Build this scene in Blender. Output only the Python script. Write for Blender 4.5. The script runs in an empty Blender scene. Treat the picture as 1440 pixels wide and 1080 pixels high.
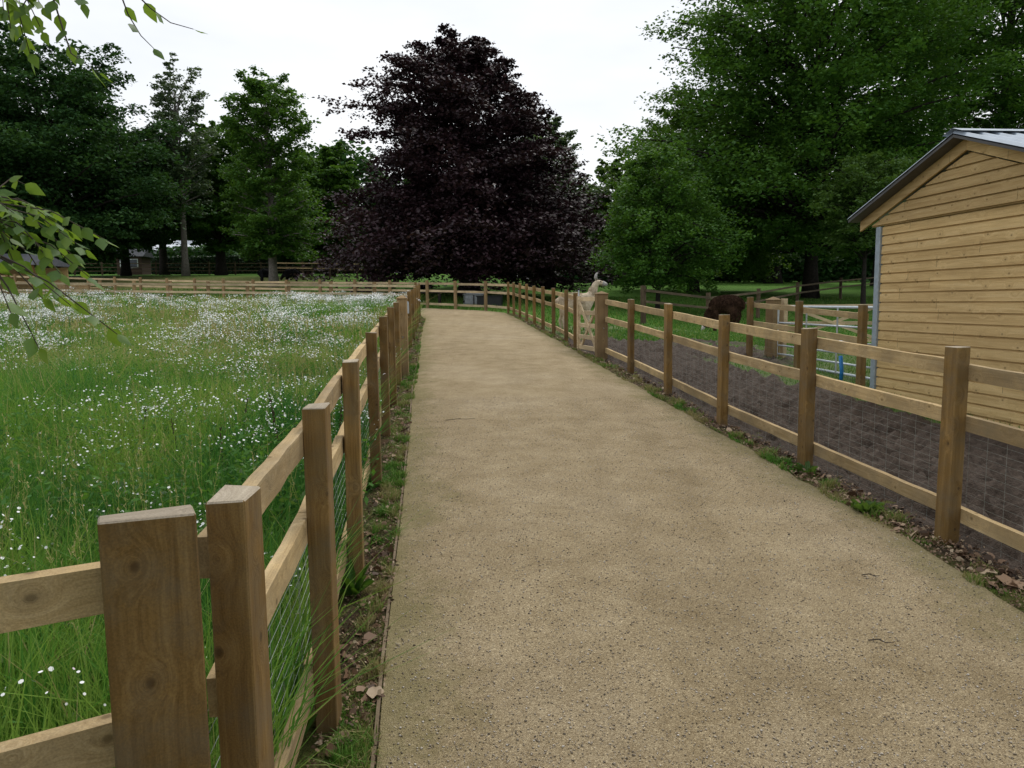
import bpy, bmesh, math, random
import numpy as np
from mathutils import Vector, Matrix, Quaternion
PI = math.pi
SC = bpy.context.scene
COL = SC.collection
rng = np.random.default_rng(7)
random.seed(7)

# ------------------------------------------------------------------ camera
cam_d = bpy.data.cameras.new("camera")
cam = bpy.data.objects.new("camera", cam_d); COL.objects.link(cam)
cam.location = (0, 0, 1.66)
CM = Matrix.Rotation(PI/2 - math.atan(115/1040), 3, 'X') @ Matrix.Rotation(-.012, 3, 'Z')      # the hand held camera tilts a little
cam.rotation_euler = CM.to_euler()
cam_d.sensor_width = 36; cam_d.lens = 26.0
cam_d.clip_start = 0.05; cam_d.clip_end = 1500
SC.camera = cam
# ------------------------------------------------------------------ world
SUN_EL, SUN_AZ = math.radians(56), math.radians(22)      # azimuth measured from +Y towards +X
w = bpy.data.worlds.new("World"); SC.world = w; w.use_nodes = True
nt = w.node_tree; nt.nodes.clear()
out = nt.nodes.new("ShaderNodeOutputWorld"); bg = nt.nodes.new("ShaderNodeBackground")
sky = nt.nodes.new("ShaderNodeTexSky"); sky.sky_type = 'NISHITA'; sky.sun_disc = False
sky.sun_elevation = SUN_EL; sky.sun_rotation = SUN_AZ
sky.air_density = 1.0; sky.dust_density = 3.0
tc = nt.nodes.new("ShaderNodeTexCoord"); mp = nt.nodes.new("ShaderNodeMapping")
mp.inputs['Scale'].default_value = (1, 1, 3.2)
nz = nt.nodes.new("ShaderNodeTexNoise"); nz.inputs['Scale'].default_value = 1.6
nz.inputs['Detail'].default_value = 5; nz.inputs['Roughness'].default_value = .55
cr = nt.nodes.new("ShaderNodeValToRGB")
cr.color_ramp.elements[0].position = .32; cr.color_ramp.elements[0].color = (6.7, 7.15, 7.95, 1)
cr.color_ramp.elements[1].position = .62; cr.color_ramp.elements[1].color = (8.5, 8.65, 8.8, 1)
mx = nt.nodes.new("ShaderNodeMix"); mx.data_type = 'RGBA'; mx.inputs[0].default_value = .93
L = nt.links.new
L(tc.outputs['Generated'], mp.inputs[0]); L(mp.outputs[0], nz.inputs['Vector']); L(nz.outputs['Fac'], cr.inputs[0])
L(sky.outputs[0], mx.inputs[6]); L(cr.outputs[0], mx.inputs[7]); L(mx.outputs[2], bg.inputs[0])
bg.inputs[1].default_value = .1
L(bg.outputs[0], out.inputs[0])
# ------------------------------------------------------------------ sun behind thin cloud
sd = bpy.data.lights.new("sun", 'SUN'); sd.energy = 1.5; sd.angle = math.radians(20); sd.color = (1, .96, .89)
sun = bpy.data.objects.new("sun", sd); COL.objects.link(sun)
sdir = Vector((math.sin(SUN_AZ)*math.cos(SUN_EL), math.cos(SUN_AZ)*math.cos(SUN_EL), math.sin(SUN_EL)))
sun.rotation_euler = sdir.to_track_quat('Z', 'Y').to_euler()
SC.view_settings.view_transform = 'Standard'; SC.view_settings.look = 'None'
SC.view_settings.exposure = 0.33; SC.view_settings.gamma = 1
SC.render.engine = 'CYCLES'
SC.cycles.max_bounces = 6; SC.cycles.diffuse_bounces = 3; SC.cycles.transmission_bounces = 3

# ------------------------------------------------------------------ numeric helpers
def smooth(t):
    t = np.clip(t, 0, 1); return t*t*(3-2*t)
def _hash(i, j, s):
    n = np.sin(i*127.1 + j*311.7 + s*74.7)*43758.5453
    return n - np.floor(n)
def vnoise(x, y, s=0):
    xi, yi = np.floor(x), np.floor(y); fx, fy = x-xi, y-yi
    fx, fy = fx*fx*(3-2*fx), fy*fy*(3-2*fy)
    a, b = _hash(xi, yi, s), _hash(xi+1, yi, s); c, d = _hash(xi, yi+1, s), _hash(xi+1, yi+1, s)
    return (a*(1-fx)+b*fx)*(1-fy) + (c*(1-fx)+d*fx)*fy
def fbm(x, y, o=4, s=0):
    v, a, t = 0, 1., 0
    for k in range(o):
        v = v + a*vnoise(x*2**k+k*13.3, y*2**k-k*7.1, s+k); t += a; a *= .5
    return v/t
def terrain(x, y):
    x = np.asarray(x, float); y = np.asarray(y, float)
    lf = .28 + .72*smooth((4-x)/12)
    z = lf*1.22*smooth((y-35)/26) + .7*smooth((y-70)/120)
    z = z - .36*smooth((x-3.6)/3.5)*np.exp(-((y-27)/10.)**2)
    # the whole park rises gently away from the viewpoint and falls a little to the right
    ye = np.where(y < 90, y, 90 + 30*(1-np.exp(-np.clip(y-90, 0, 1e4)/30))); xe = 60*np.tanh(x/60)
    return z + .0433*ye - .012*xe
def at(u, v, Y):
    d = CM @ Vector(((u-720)/1040, -(v-540)/1040, -1)); t = Y/d.y
    return Vector((d.x*t, Y, 1.66+d.z*t))
def tz(x, y): return float(terrain(x, y))

# ------------------------------------------------------------------ mesh helpers
def link(o, parent=None):
    COL.objects.link(o)
    if parent: o.parent = parent
    return o
def mesh_np(name, V, F, mat, parent=None, attrs=None, smooth_=False, loc=(0,0,0)):
    """V (n,3); F list of (m,k) int arrays"""
    V = np.asarray(V, np.float32); me = bpy.data.meshes.new(name)
    me.vertices.add(len(V)); me.vertices.foreach_set('co', V.ravel())
    if not isinstance(F, list): F = [F]
    flat = np.concatenate([f.ravel() for f in F]).astype(np.int32)
    tot = np.concatenate([np.full(len(f), f.shape[1]) for f in F]).astype(np.int32)
    st = np.concatenate([[0], np.cumsum(tot)[:-1]]).astype(np.int32)
    me.loops.add(len(flat)); me.loops.foreach_set('vertex_index', flat)
    me.polygons.add(len(tot)); me.polygons.foreach_set('loop_start', st)
    if smooth_: me.polygons.foreach_set('use_smooth', np.ones(len(tot), bool))
    for k, a in (attrs or {}).items():
        at = me.attributes.new(k, 'FLOAT', 'POINT'); at.data.foreach_set('value', np.asarray(a, np.float32))
    me.update(calc_edges=True)
    if mat: me.materials.append(mat)
    o = bpy.data.objects.new(name, me); o.location = loc
    return link(o, parent)
class MB:
    """collects boxes, tubes and faces into one mesh"""
    def __init__(s): s.v = []; s.f = []
    def add(s, vs, fs):
        n = len(s.v); s.v += [tuple(v) for v in vs]; s.f += [tuple(i+n for i in f) for f in fs]
    def box(s, a, b, M=None):
        x0, y0, z0 = a; x1, y1, z1 = b
        vs = [(x0,y0,z0),(x1,y0,z0),(x1,y1,z0),(x0,y1,z0),(x0,y0,z1),(x1,y0,z1),(x1,y1,z1),(x0,y1,z1)]
        if M: vs = [M @ Vector(v) for v in vs]
        s.add(vs, [(3,2,1,0),(4,5,6,7),(0,1,5,4),(1,2,6,5),(2,3,7,6),(3,0,4,7)])
    def bar(s, p, q, w_, h_, up=Vector((0,0,1))):
        p, q = Vector(p), Vector(q); d = (q-p); l = d.length; d.normalize()
        if abs(d.dot(up)) > .98: up = Vector((0,1,0))
        sx = d.cross(up).normalized(); u = sx.cross(d)
        M = Matrix((d, sx, u)).transposed().to_4x4(); M.translation = p
        s.box((0, -w_/2, -h_/2), (l, w_/2, h_/2), M)
    def tube(s, pts, rad, n=8, cap=True):
        pts = [Vector(p) for p in pts]
        if not hasattr(rad, '__len__'): rad = [rad]*len(pts)
        base = len(s.v); ref = Vector((0, 0, 1))
        if abs((pts[-1]-pts[0]).normalized().dot(ref)) > .9: ref = Vector((0, 1, 0))
        for i, p in enumerate(pts):
            d = (pts[min(i+1, len(pts)-1)] - pts[max(i-1, 0)]).normalized()
            a = d.cross(ref).normalized(); b = a.cross(d)
            for k in range(n):
                t = 2*PI*k/n; s.v.append(tuple(p + (a*math.cos(t)+b*math.sin(t))*rad[i]))
        for i in range(len(pts)-1):
            for k in range(n):
                k2 = (k+1) % n
                s.f.append((base+i*n+k, base+i*n+k2, base+(i+1)*n+k2, base+(i+1)*n+k))
        if cap:
            s.f.append(tuple(base+k for k in reversed(range(n)))); e = base+(len(pts)-1)*n
            s.f.append(tuple(e+k for k in range(n)))
    def build(s, name, mat, parent=None, loc=(0,0,0), rot=None, bevel=0, smooth_=False, seg=1):
        me = bpy.data.meshes.new(name)
        me.from_pydata(s.v, [], s.f); me.update()
        bm = bmesh.new(); bm.from_mesh(me)
        if bevel: bmesh.ops.bevel(bm, geom=bm.edges[:], offset=bevel, segments=seg, affect='EDGES', clamp_overlap=True)
        bmesh.ops.recalc_face_normals(bm, faces=bm.faces[:])
        if smooth_:
            for f in bm.faces: f.smooth = True
        bm.to_mesh(me); bm.free()
        if mat: me.materials.append(mat)
        o = bpy.data.objects.new(name, me); o.location = loc
        if rot: o.rotation_euler = rot
        return link(o, parent)
def tag(o, label=None, cat=None, group=None, kind=None):
    if label: o['label'] = label
    if cat: o['category'] = cat
    if group: o['group'] = group
    if kind: o['kind'] = kind
    return o
def empty(name, loc, rz=0):
    o = bpy.data.objects.new(name, None); o.location = loc; o.rotation_euler = (0, 0, rz)
    o.empty_display_size = .2
    return link(o)

# ------------------------------------------------------------------ materials
def mat_base(name, rough=.8, spec=.3):
    m = bpy.data.materials.new(name); m.use_nodes = True
    n = m.node_tree; b = n.nodes['Principled BSDF']
    b.inputs['Roughness'].default_value = rough; b.inputs['Specular IOR Level'].default_value = spec
    return m, n, b
def N(n, t, **kw):
    x = n.nodes.new(t)
    for k, v in kw.items():
        if k in x.inputs: x.inputs[k].default_value = v
        else: setattr(x, k, v)
    return x
def ramp(n, stops, src):
    r = n.nodes.new("ShaderNodeValToRGB"); e = r.color_ramp.elements
    while len(e) < len(stops): e.new(.5)
    for i, (p, c) in enumerate(stops):
        e[i].position = p; e[i].color = (*c, 1) if len(c) == 3 else c
    n.links.new(src, r.inputs[0]); return r.outputs[0]
def mixc(n, fac, a, b, mode='MIX'):
    x = n.nodes.new("ShaderNodeMix"); x.data_type = 'RGBA'; x.blend_type = mode
    for s, v in ((0, fac), (6, a), (7, b)):
        if hasattr(v, 'is_linked') or hasattr(v, 'links'): n.links.new(v, x.inputs[s])
        elif s == 0: x.inputs[0].default_value = v
        else: x.inputs[s].default_value = (*v, 1)
    return x.outputs[2]
def math_(n, op, a, b=None, clamp=False):
    x = n.nodes.new("ShaderNodeMath"); x.operation = op; x.use_clamp = clamp
    for i, v in enumerate((a, b)):
        if v is None: continue
        if hasattr(v, 'links'): n.links.new(v, x.inputs[i])
        else: x.inputs[i].default_value = v
    return x.outputs[0]
def bump(n, b, h, strength=.4, dist=.01):
    x = N(n, "ShaderNodeBump", Strength=strength, Distance=dist)
    n.links.new(h, x.inputs['Height']); n.links.new(x.outputs[0], b.inputs['Normal'])
def noise(n, vec, scale, detail=4, rough=.55, dist=0):
    x = N(n, "ShaderNodeTexNoise", Scale=scale, Detail=detail, Roughness=rough, Distortion=dist)
    if vec is not None: n.links.new(vec, x.inputs['Vector'])
    return x.outputs['Fac']
def coords(n, kind='Object', scale=(1,1,1), rnd=False):
    t = n.nodes.new("ShaderNodeTexCoord"); m = N(n, "ShaderNodeMapping"); m.inputs['Scale'].default_value = scale
    src = t.outputs[kind]
    if rnd:
        oi = n.nodes.new("ShaderNodeObjectInfo"); a = n.nodes.new("ShaderNodeVectorMath"); a.operation = 'ADD'
        k = N(n, "ShaderNodeMath", operation='MULTIPLY'); k.inputs[1].default_value = 37.
        n.links.new(oi.outputs['Random'], k.inputs[0]); n.links.new(src, a.inputs[0]); n.links.new(k.outputs[0], a.inputs[1]); src = a.outputs[0]
    n.links.new(src, m.inputs['Vector']); return m.outputs[0]

def wood(name, dark, mid, pale, axis='X', knots=True, board=None, rough=.85, weather=.0, kd=4.5):
    m, n, b = mat_base(name, rough, .2)
    lo, hi = .9, 26
    sc = {'X': (lo, hi, hi), 'Z': (hi, hi, lo)}[axis]
    raw = coords(n, rnd=True)
    # knots: sparse points the grain flows round
    sx = n.nodes.new("ShaderNodeSeparateXYZ"); n.links.new(raw, sx.inputs[0]); cx_ = n.nodes.new("ShaderNodeCombineXYZ")
    if axis == 'X': p_, q_ = sx.outputs[0], math_(n, 'ADD', sx.outputs[1], sx.outputs[2])
    else: p_, q_ = sx.outputs[2], math_(n, 'ADD', sx.outputs[0], sx.outputs[1])
    n.links.new(math_(n, 'MULTIPLY', p_, kd), cx_.inputs[0]); n.links.new(math_(n, 'MULTIPLY', q_, kd*1.25), cx_.inputs[1])
    vor = N(n, "ShaderNodeTexVoronoi", Scale=1.0, voronoi_dimensions='2D'); vor.inputs['Randomness'].default_value = .9
    n.links.new(cx_.outputs[0], vor.inputs['Vector'])
    near = math_(n, 'SUBTRACT', 1., math_(n, 'MULTIPLY', vor.outputs['Distance'], 2.3), True)
    near2 = math_(n, 'POWER', near, 3.)
    va = n.nodes.new("ShaderNodeVectorMath"); va.operation = 'ADD'
    dm = math_(n, 'MULTIPLY', near2, .09)
    n.links.new(raw, va.inputs[0]); n.links.new(dm, va.inputs[1])
    gm = N(n, "ShaderNodeMapping"); gm.inputs['Scale'].default_value = sc; n.links.new(va.outputs[0], gm.inputs['Vector'])
    g = noise(n, gm.outputs[0], 1.0, 5, .6, .6)
    g2m = N(n, "ShaderNodeMapping"); g2m.inputs['Scale'].default_value = tuple(4*s for s in sc); n.links.new(va.outputs[0], g2m.inputs['Vector'])
    g2 = noise(n, g2m.outputs[0], 1.3, 3, .6)
    big = noise(n, raw, 2.2, 3, .5)
    col = ramp(n, [(.28, dark), (.5, mid), (.72, pale)], g)
    col = mixc(n, .35, col, ramp(n, [(.3, dark), (.7, pale)], g2))
    col = mixc(n, ramp(n, [(.38, (0,0,0)), (.62, (.6,.6,.6) if not board else (.16,.16,.16))], big), col, tuple(c*.55 for c in mid), 'MIX')
    rs = noise(n, raw, 260, 2, .5); col = mixc(n, .5, col, mixc(n, 1., col, ramp(n, [(.35, (.7,.7,.7)), (.65, (1.2,1.2,1.2))], rs), 'MULTIPLY'))
    oi = n.nodes.new("ShaderNodeObjectInfo")
    col = mixc(n, .55, col, mixc(n, 1., col, ramp(n, [(0, (.55,.5,.45)), (.5, (.9,.88,.85)), (1, (1.25,1.2,1.1))], oi.outputs['Random']), 'MULTIPLY'))
    if board:      # a tone of its own for each board of a wall, and butt joints along it
        so = n.nodes.new("ShaderNodeTexCoord"); sp = n.nodes.new("ShaderNodeSeparateXYZ"); n.links.new(so.outputs['Object'], sp.inputs[0])
        row = math_(n, 'FLOOR', math_(n, 'DIVIDE', sp.outputs[2], board))
        wn = N(n, "ShaderNodeTexWhiteNoise", noise_dimensions='1D'); n.links.new(row, wn.inputs['W'])
        seg = math_(n, 'FLOOR', math_(n, 'ADD', math_(n, 'DIVIDE', sp.outputs[0], 2.9), math_(n, 'MULTIPLY', wn.outputs['Value'], 7.)))
        w2 = N(n, "ShaderNodeTexWhiteNoise", noise_dimensions='2D'); cb = n.nodes.new("ShaderNodeCombineXYZ")
        n.links.new(row, cb.inputs[0]); n.links.new(seg, cb.inputs[1]); n.links.new(cb.outputs[0], w2.inputs['Vector'])
        col = mixc(n, 1., col, ramp(n, [(0, (.88,.85,.80)), (.5, (.97,.96,.94)), (1, (1.06,1.05,1.02))], w2.outputs['Value']), 'MULTIPLY')
        fr = math_(n, 'FRACT', math_(n, 'ADD', math_(n, 'DIVIDE', sp.outputs[0], 2.9), math_(n, 'MULTIPLY', wn.outputs['Value'], 7.)))
        jl = math_(n, 'LESS_THAN', fr, .0016)
        col = mixc(n, jl, col, (.06, .035, .015))
    if knots:
        kn = ramp(n, [(.0, (1,1,1)), (.03, (.9,.9,.9)), (.06, (0,0,0))], vor.outputs['Distance'])
        sel = N(n, "ShaderNodeSeparateColor"); n.links.new(vor.outputs['Color'], sel.inputs[0])
        pick = math_(n, 'GREATER_THAN', sel.outputs[0], .55 if not board else .3)
        col = mixc(n, math_(n, 'MULTIPLY', math_(n, 'MULTIPLY', kn, pick), .75), col, tuple(c*.35 for c in dark))
        halo = math_(n, 'MULTIPLY', math_(n, 'MULTIPLY', math_(n, 'POWER', near, 7.), pick), .5)
        col = mixc(n, halo, col, tuple(c*.8 for c in dark))
    if weather:
        wv = noise(n, raw, 7, 5, .7)
        col = mixc(n, math_(n, 'MULTIPLY', math_(n, 'SUBTRACT', wv, .42, True), weather*4, True), col, (.13, .115, .085))
    n.links.new(col, b.inputs['Base Color'])
    bump(n, b, math_(n, 'ADD', g2, g), .35, .004)
    return m
M = {}
M['post'] = wood('post_wood', (.105,.054,.014), (.235,.14,.044), (.38,.25,.10), 'Z', weather=.4)
M['rail'] = wood('rail_wood', (.28,.185,.08), (.50,.365,.185), (.68,.53,.315), 'X', weather=.35)
M['gate'] = wood('gate_wood', (.40,.30,.17), (.58,.46,.29), (.72,.60,.42), 'X')
M['gatepost'] = wood('gate_post_wood', (.19,.12,.055), (.32,.22,.11), (.43,.31,.17), 'Z', weather=.2)
M['clad'] = wood('cladding_wood', (.40,.26,.11), (.62,.445,.21), (.74,.565,.31), 'X', board=.128, kd=3.4)
M['end'] = wood('sawn_end_grain', (.26,.21,.15), (.42,.36,.27), (.56,.49,.39), 'X', knots=False)
M['oldwood'] = wood('weathered_wood', (.06,.045,.03), (.13,.10,.065), (.22,.17,.11), 'X')
M['oldpost'] = wood('weathered_post_wood', (.05,.035,.022), (.10,.07,.045), (.16,.12,.08), 'Z')
M['edging'] = wood('edging_wood', (.16,.12,.075), (.26,.2,.13), (.36,.28,.19), 'X', knots=False)

def simple(name, c, rough=.6, metal=0, var=.25, scale=8, spec=.4, bmp=0):
    m, n, b = mat_base(name, rough, spec); b.inputs['Metallic'].default_value = metal
    v = noise(n, coords(n), scale, 4, .6)
    col = ramp(n, [(.3, tuple(x*(1-var) for x in c)), (.7, tuple(min(1, x*(1+var)) for x in c))], v)
    n.links.new(col, b.inputs['Base Color'])
    if bmp: bump(n, b, v, .5, bmp)
    return m
M['galv'] = simple('galvanised_steel', (.50,.55,.60), .45, .35, .15, 30)
M['steelpost'] = simple('steel_post', (.34,.40,.45), .5, .3, .15, 20)
M['wire'] = simple('wire', (.29,.31,.28), .6, .1, .1, 30)
M['roof'] = simple('roof_sheet', (.33,.38,.44), .45, .3, .12, 6)
M['flash'] = simple('roof_edge_flashing', (.085,.082,.082), .55, .2, .2, 6)
M['blue'] = simple('blue_plastic', (.015,.16,.42), .45, 0, .2, 20)
M['dark'] = simple('black_plastic', (.012,.012,.013), .6, 0, .3, 8)
M['grey'] = simple('grey_plastic', (.22,.23,.24), .6, 0, .3, 8)
M['iron'] = simple('bolt_steel', (.35,.33,.31), .4, .8, .3, 40)
M['bark'] = simple('bark', (.075,.062,.05), .95, 0, .5, 9, .1, .03)
M['barkpale'] = simple('pale_bark', (.17,.155,.135), .95, 0, .4, 9, .1, .02)
M['barkdark'] = simple('dark_bark', (.028,.024,.021), .95, 0, .5, 9, .1, .03)
M['render'] = simple('white_render', (.75,.77,.80), .8, 0, .06, 3)
M['slate'] = simple('slate_roof', (.05,.055,.065), .7, 0, .25, 6)
M['palroof'] = simple('pale_roof', (.55,.58,.62), .7, 0, .1, 6)
M['brick'] = simple('brown_wall', (.06,.035,.026), .9, 0, .3, 12)
M['cream'] = simple('cream_paint', (.45,.43,.38), .8, 0, .15, 4)
M['pane'] = simple('window_glass', (.03,.04,.05), .12, 0, .2, 4)

def leafmat(name, dark, mid, light, transl=.3, patch=.35, rough=.5, spec=.35):
    m, n, b = mat_base(name, rough, spec)
    at = n.nodes.new("ShaderNodeAttribute"); at.attribute_name = 'tint'
    pn = noise(n, coords(n, scale=(1,1,1)), patch, 3, .6)
    v = math_(n, 'ADD', math_(n, 'MULTIPLY', at.outputs['Fac'], .55), math_(n, 'MULTIPLY', math_(n, 'SUBTRACT', math_(n, 'MULTIPLY', pn, 1.9), .45), .5), True)
    col = ramp(n, [(.0, dark), (.5, mid), (1., light)], v)
    n.links.new(col, b.inputs['Base Color'])
    tr = n.nodes.new("ShaderNodeBsdfTranslucent"); ms = n.nodes.new("ShaderNodeMixShader"); ms.inputs[0].default_value = transl
    tcx = mixc(n, .6, col, (light[0]*1.5, light[1]*1.5, light[2]*.6)); n.links.new(tcx, tr.inputs[0])
    n.links.new(b.outputs[0], ms.inputs[1]); n.links.new(tr.outputs[0], ms.inputs[2])
    n.links.new(ms.outputs[0], n.nodes['Material Output'].inputs[0])
    return m
M['beech'] = leafmat('copper_leaves', (.010,.0045,.006), (.021,.0095,.0125), (.060,.027,.035), .06, .3, .55, .25)
M['lf_dark'] = leafmat('dark_green_leaves', (.012,.038,.013), (.026,.070,.021), (.060,.130,.036), .2, .3, .6, .08)
M['lf_mid'] = leafmat('mid_green_leaves', (.020,.060,.010), (.046,.118,.018), (.11,.215,.034), .28, .5, .6, .2)
M['lf_light'] = leafmat('light_green_leaves', (.035,.075,.02), (.07,.135,.032), (.13,.22,.05), .35, .4)
M['lf_soft'] = leafmat('soft_green_leaves', (.026,.072,.012), (.056,.130,.022), (.125,.22,.04), .3, .8, .6, .1)
M['lf_grey'] = leafmat('grey_green_leaves', (.03,.055,.028), (.06,.10,.05), (.11,.16,.085), .3, .4)
M['lf_near'] = leafmat('lime_leaves', (.035,.09,.02), (.075,.155,.028), (.19,.28,.045), .45, 9.)
M['hedge'] = leafmat('hedge_leaves', (.010,.03,.012), (.02,.05,.018), (.035,.075,.025), .2, .6)

# ------------------------------------------------------------------ layout data (metres)
LE = np.array([(.0,-3),(-.24,0),(-.38,1.3),(-.46,2.27),(-.57,3.14),(-.67,4.06),(-.80,5.27),(-1.01,7.11),(-1.36,10.1),(-1.72,13.6),(-2.15,17.4),(-2.55,21.3),(-2.85,24.6),(-3.3,27.0),(-5.0,28.6),(-9,30.2),(-16,32.4),(-26,35.8),(-40,40.5)])
RE = np.array([(2.46,-3),(2.46,0),(2.46,2),(2.45,3.31),(2.44,3.95),(2.38,4.72),(2.27,5.74),(2.13,7.26),(1.93,9.05),(1.70,11.15),(1.42,13.88),(.96,18.35),(.45,23.),(0.05,26.4),(-.3,28.7),(-1.2,30.05),(-3.6,31.9),(-13.5,35.6),(-40,47)])
LF = [(-.585,1.515),(-.69,2.58),(-.845,3.83),(-1.05,5.58),(-1.27,7.35),(-1.45,8.98),(-1.64,10.65),(-1.70,11.6)]
LF2 = [(-1.98,13.9),(-2.16,15.8),(-2.34,17.7),(-2.53,19.6),(-2.72,21.5),(-2.90,23.4),(-3.12,25.3),(-3.45,27.1)]
MF = [(-3.45,27.1),(-5.1,27.9),(-6.9,28.6),(-8.7,29.2),(-10.5,29.75),(-12.3,30.3),(-14.1,30.9),(-15.9,31.5),(-17.7,32.15),(-19.5,32.8),(-21.3,33.4),(-23.1,34.05),(-24.9,34.7)]
RF = [(3.16,-.9),(3.00,.85),(2.85,2.6),(2.67,4.43),(2.46,6.12),(2.25,7.85),(2.09,9.85),(1.91,11.83),(1.67,13.75)]
RF2 = [(1.33,15.35),(1.26,17.07),(1.08,18.95),(.88,20.54),(.70,22.4),(.50,23.95),(.30,25.6),(.10,27.1),(-.11,28.72)]
BF = [(-.11,28.72),(-1.03,30.25),(-2.34,31.35),(-3.65,32.5),(-5.4,33.25),(-7.1,33.95),(-8.85,34.6),(-10.6,35.25),(-12.4,35.9),(-14.1,36.6),(-15.8,37.3),(-17.5,38.0),(-19.2,38.7),(-20.9,39.4),(-22.7,40.1),(-24.4,40.8),(-26.2,41.5),(-28,42.2),(-30,43)]
def xL(y): return np.interp(y, LE[:15,1], LE[:15,0])
def xR(y): return np.interp(y, RE[:15,1], RE[:15,0])
LFa = np.array([(-.55,-.5),(-.62,1.3)]+LF+LF2); RFa = np.array(RF+RF2); MFa = np.array(MF)[::-1]
def xLF(y): return np.interp(y, LFa[:,1], LFa[:,0])
def xRF(y): return np.interp(y, RFa[:,1], RFa[:,0])
def in_meadow(x, y):
    ymax = np.interp(x, MFa[:,0], MFa[:,1])
    return (y > 1.45) & (y < ymax - .12) & (x < xLF(np.minimum(y, 27)) - .09) & (x > -40)

# ------------------------------------------------------------------ ground
def axis(segs):
    a = []
    for x0, x1, st in segs: a += list(np.arange(x0, x1, st))
    return np.array(a + [segs[-1][1]])
def grid_mesh(name, xs, ys, zf, mat, attrs=None, smooth_=True, mask=None):
    X, Y = np.meshgrid(xs, ys); Z = zf(X, Y); nx, ny = len(xs), len(ys)
    V = np.stack([X.ravel(), Y.ravel(), Z.ravel()], 1)
    i = np.arange(nx-1)[None, :] + np.arange(ny-1)[:, None]*nx; i = i.ravel()
    F = np.stack([i, i+1, i+nx+1, i+nx], 1)
    if mask is not None:
        k = mask(X, Y).ravel(); F = F[k[F].all(1)]
    at = {k: f(X, Y).ravel() for k, f in (attrs or {}).items()}
    return mesh_np(name, V, F, mat, attrs=at, smooth_=smooth_)
def ground_mat():
    m, n, b = mat_base('lawn', .95, .1); c = coords(n)
    a = noise(n, c, .35, 4, .6); d = noise(n, c, 9, 5, .7); e = noise(n, c, 60, 3, .7)
    col = ramp(n, [(.3, (.06,.16,.02)), (.5, (.09,.225,.028)), (.7, (.14,.26,.042))], a)
    col = mixc(n, .45, col, ramp(n, [(.35, (.035,.085,.014)), (.65, (.13,.27,.04))], d))
    col = mixc(n, .3, col, ramp(n, [(.35, (.02,.045,.01)), (.65, (.13,.22,.05))], e))
    at = n.nodes.new('ShaderNodeAttribute'); at.attribute_name = 'dry'
    col = mixc(n, math_(n, 'MULTIPLY', at.outputs['Fac'], .8), col, ramp(n, [(.35, (.085,.085,.028)), (.65, (.17,.15,.06))], d))
    n.links.new(col, b.inputs['Base Color']); bump(n, b, math_(n, 'ADD', d, e), .8, .05); return m
M['ground'] = ground_mat()
gx = axis([(-400,-60,34),(-60,-30,3),(-30,20,.8),(20,60,3),(60,400,34)]); gy = axis([(-30,0,3),(0,60,.8),(60,120,4),(120,620,50)])
tag(grid_mesh('ground', gx, gy, lambda x, y: terrain(x, y) - .03, M['ground'], attrs={'dry': lambda x, y: smooth((-9-x)/9)*smooth((62-y)/8)}), kind='structure')

def gravel_mat():
    m, n, b = mat_base('gravel', .95, .15); c = coords(n)
    at = n.nodes.new("ShaderNodeAttribute"); at.attribute_name = 'edge'
    v = N(n, "ShaderNodeTexVoronoi", Scale=190.); n.links.new(c, v.inputs['Vector'])
    v2 = N(n, "ShaderNodeTexVoronoi", Scale=420.); n.links.new(c, v2.inputs['Vector'])
    sc_ = N(n, "ShaderNodeSeparateColor"); n.links.new(v.outputs['Color'], sc_.inputs[0])
    sc2 = N(n, "ShaderNodeSeparateColor"); n.links.new(v2.outputs['Color'], sc2.inputs[0])
    a = noise(n, c, .55, 4, .6); d = noise(n, c, 3.2, 5, .65)
    col = ramp(n, [(.32, (.31,.238,.13)), (.5, (.385,.302,.175)), (.7, (.44,.358,.232))], a)
    col = mixc(n, .5, col, ramp(n, [(.3, (.235,.178,.10)), (.7, (.465,.38,.25))], d))
    tk = noise(n, coords(n, scale=(1.5,.16,1)), 1.4, 4, .55); col = mixc(n, .4, col, mixc(n, 1., col, ramp(n, [(.36, (.78,.77,.75)), (.5, (1,1,1)), (.66, (1.12,1.13,1.15))], tk), 'MULTIPLY'))
    st = ramp(n, [(.0, (.62,.57,.52)), (.3, (.88,.86,.84)), (.7, (1.,1.,1.)), (.93, (1.3,1.32,1.34)), (1., (1.7,1.75,1.8))], sc_.outputs[0])
    s2 = ramp(n, [(.0, (.55,.5,.45)), (.5, (1,1,1)), (1., (1.3,1.3,1.3))], sc2.outputs[1])
    col = mixc(n, .85, col, mixc(n, 1., col, st, 'MULTIPLY')); col = mixc(n, .6, col, mixc(n, 1., col, s2, 'MULTIPLY'))
    mo = noise(n, c, 1.6, 5, .7); mo2 = noise(n, c, 14, 3, .6)
    e = math_(n, 'ADD', math_(n, 'ADD', at.outputs['Fac'], math_(n, 'MULTIPLY', math_(n, 'SUBTRACT', mo, .5), 1.1)), math_(n, 'MULTIPLY', math_(n, 'SUBTRACT', mo2, .5), .5))
    moss = ramp(n, [(.05, (.55,.55,.55)), (.2, (.25,.25,.25)), (.38, (0,0,0))], e)
    col = mixc(n, moss, col, (.20,.18,.075))
    n.links.new(col, b.inputs['Base Color'])
    h = math_(n, 'ADD', v.outputs['Distance'], math_(n, 'MULTIPLY', v2.outputs['Distance'], .5))
    bump(n, b, math_(n, 'MULTIPLY', h, -1.), 1., .006); return m
M['gravel'] = gravel_mat()
def resample(P, ds):
    P = np.asarray(P, float); s = np.concatenate([[0], np.cumsum(np.linalg.norm(np.diff(P, axis=0), axis=1))])
    t = np.linspace(0, s[-1], ds); return np.stack([np.interp(t, s, P[:,0]), np.interp(t, s, P[:,1])], 1)
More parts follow.
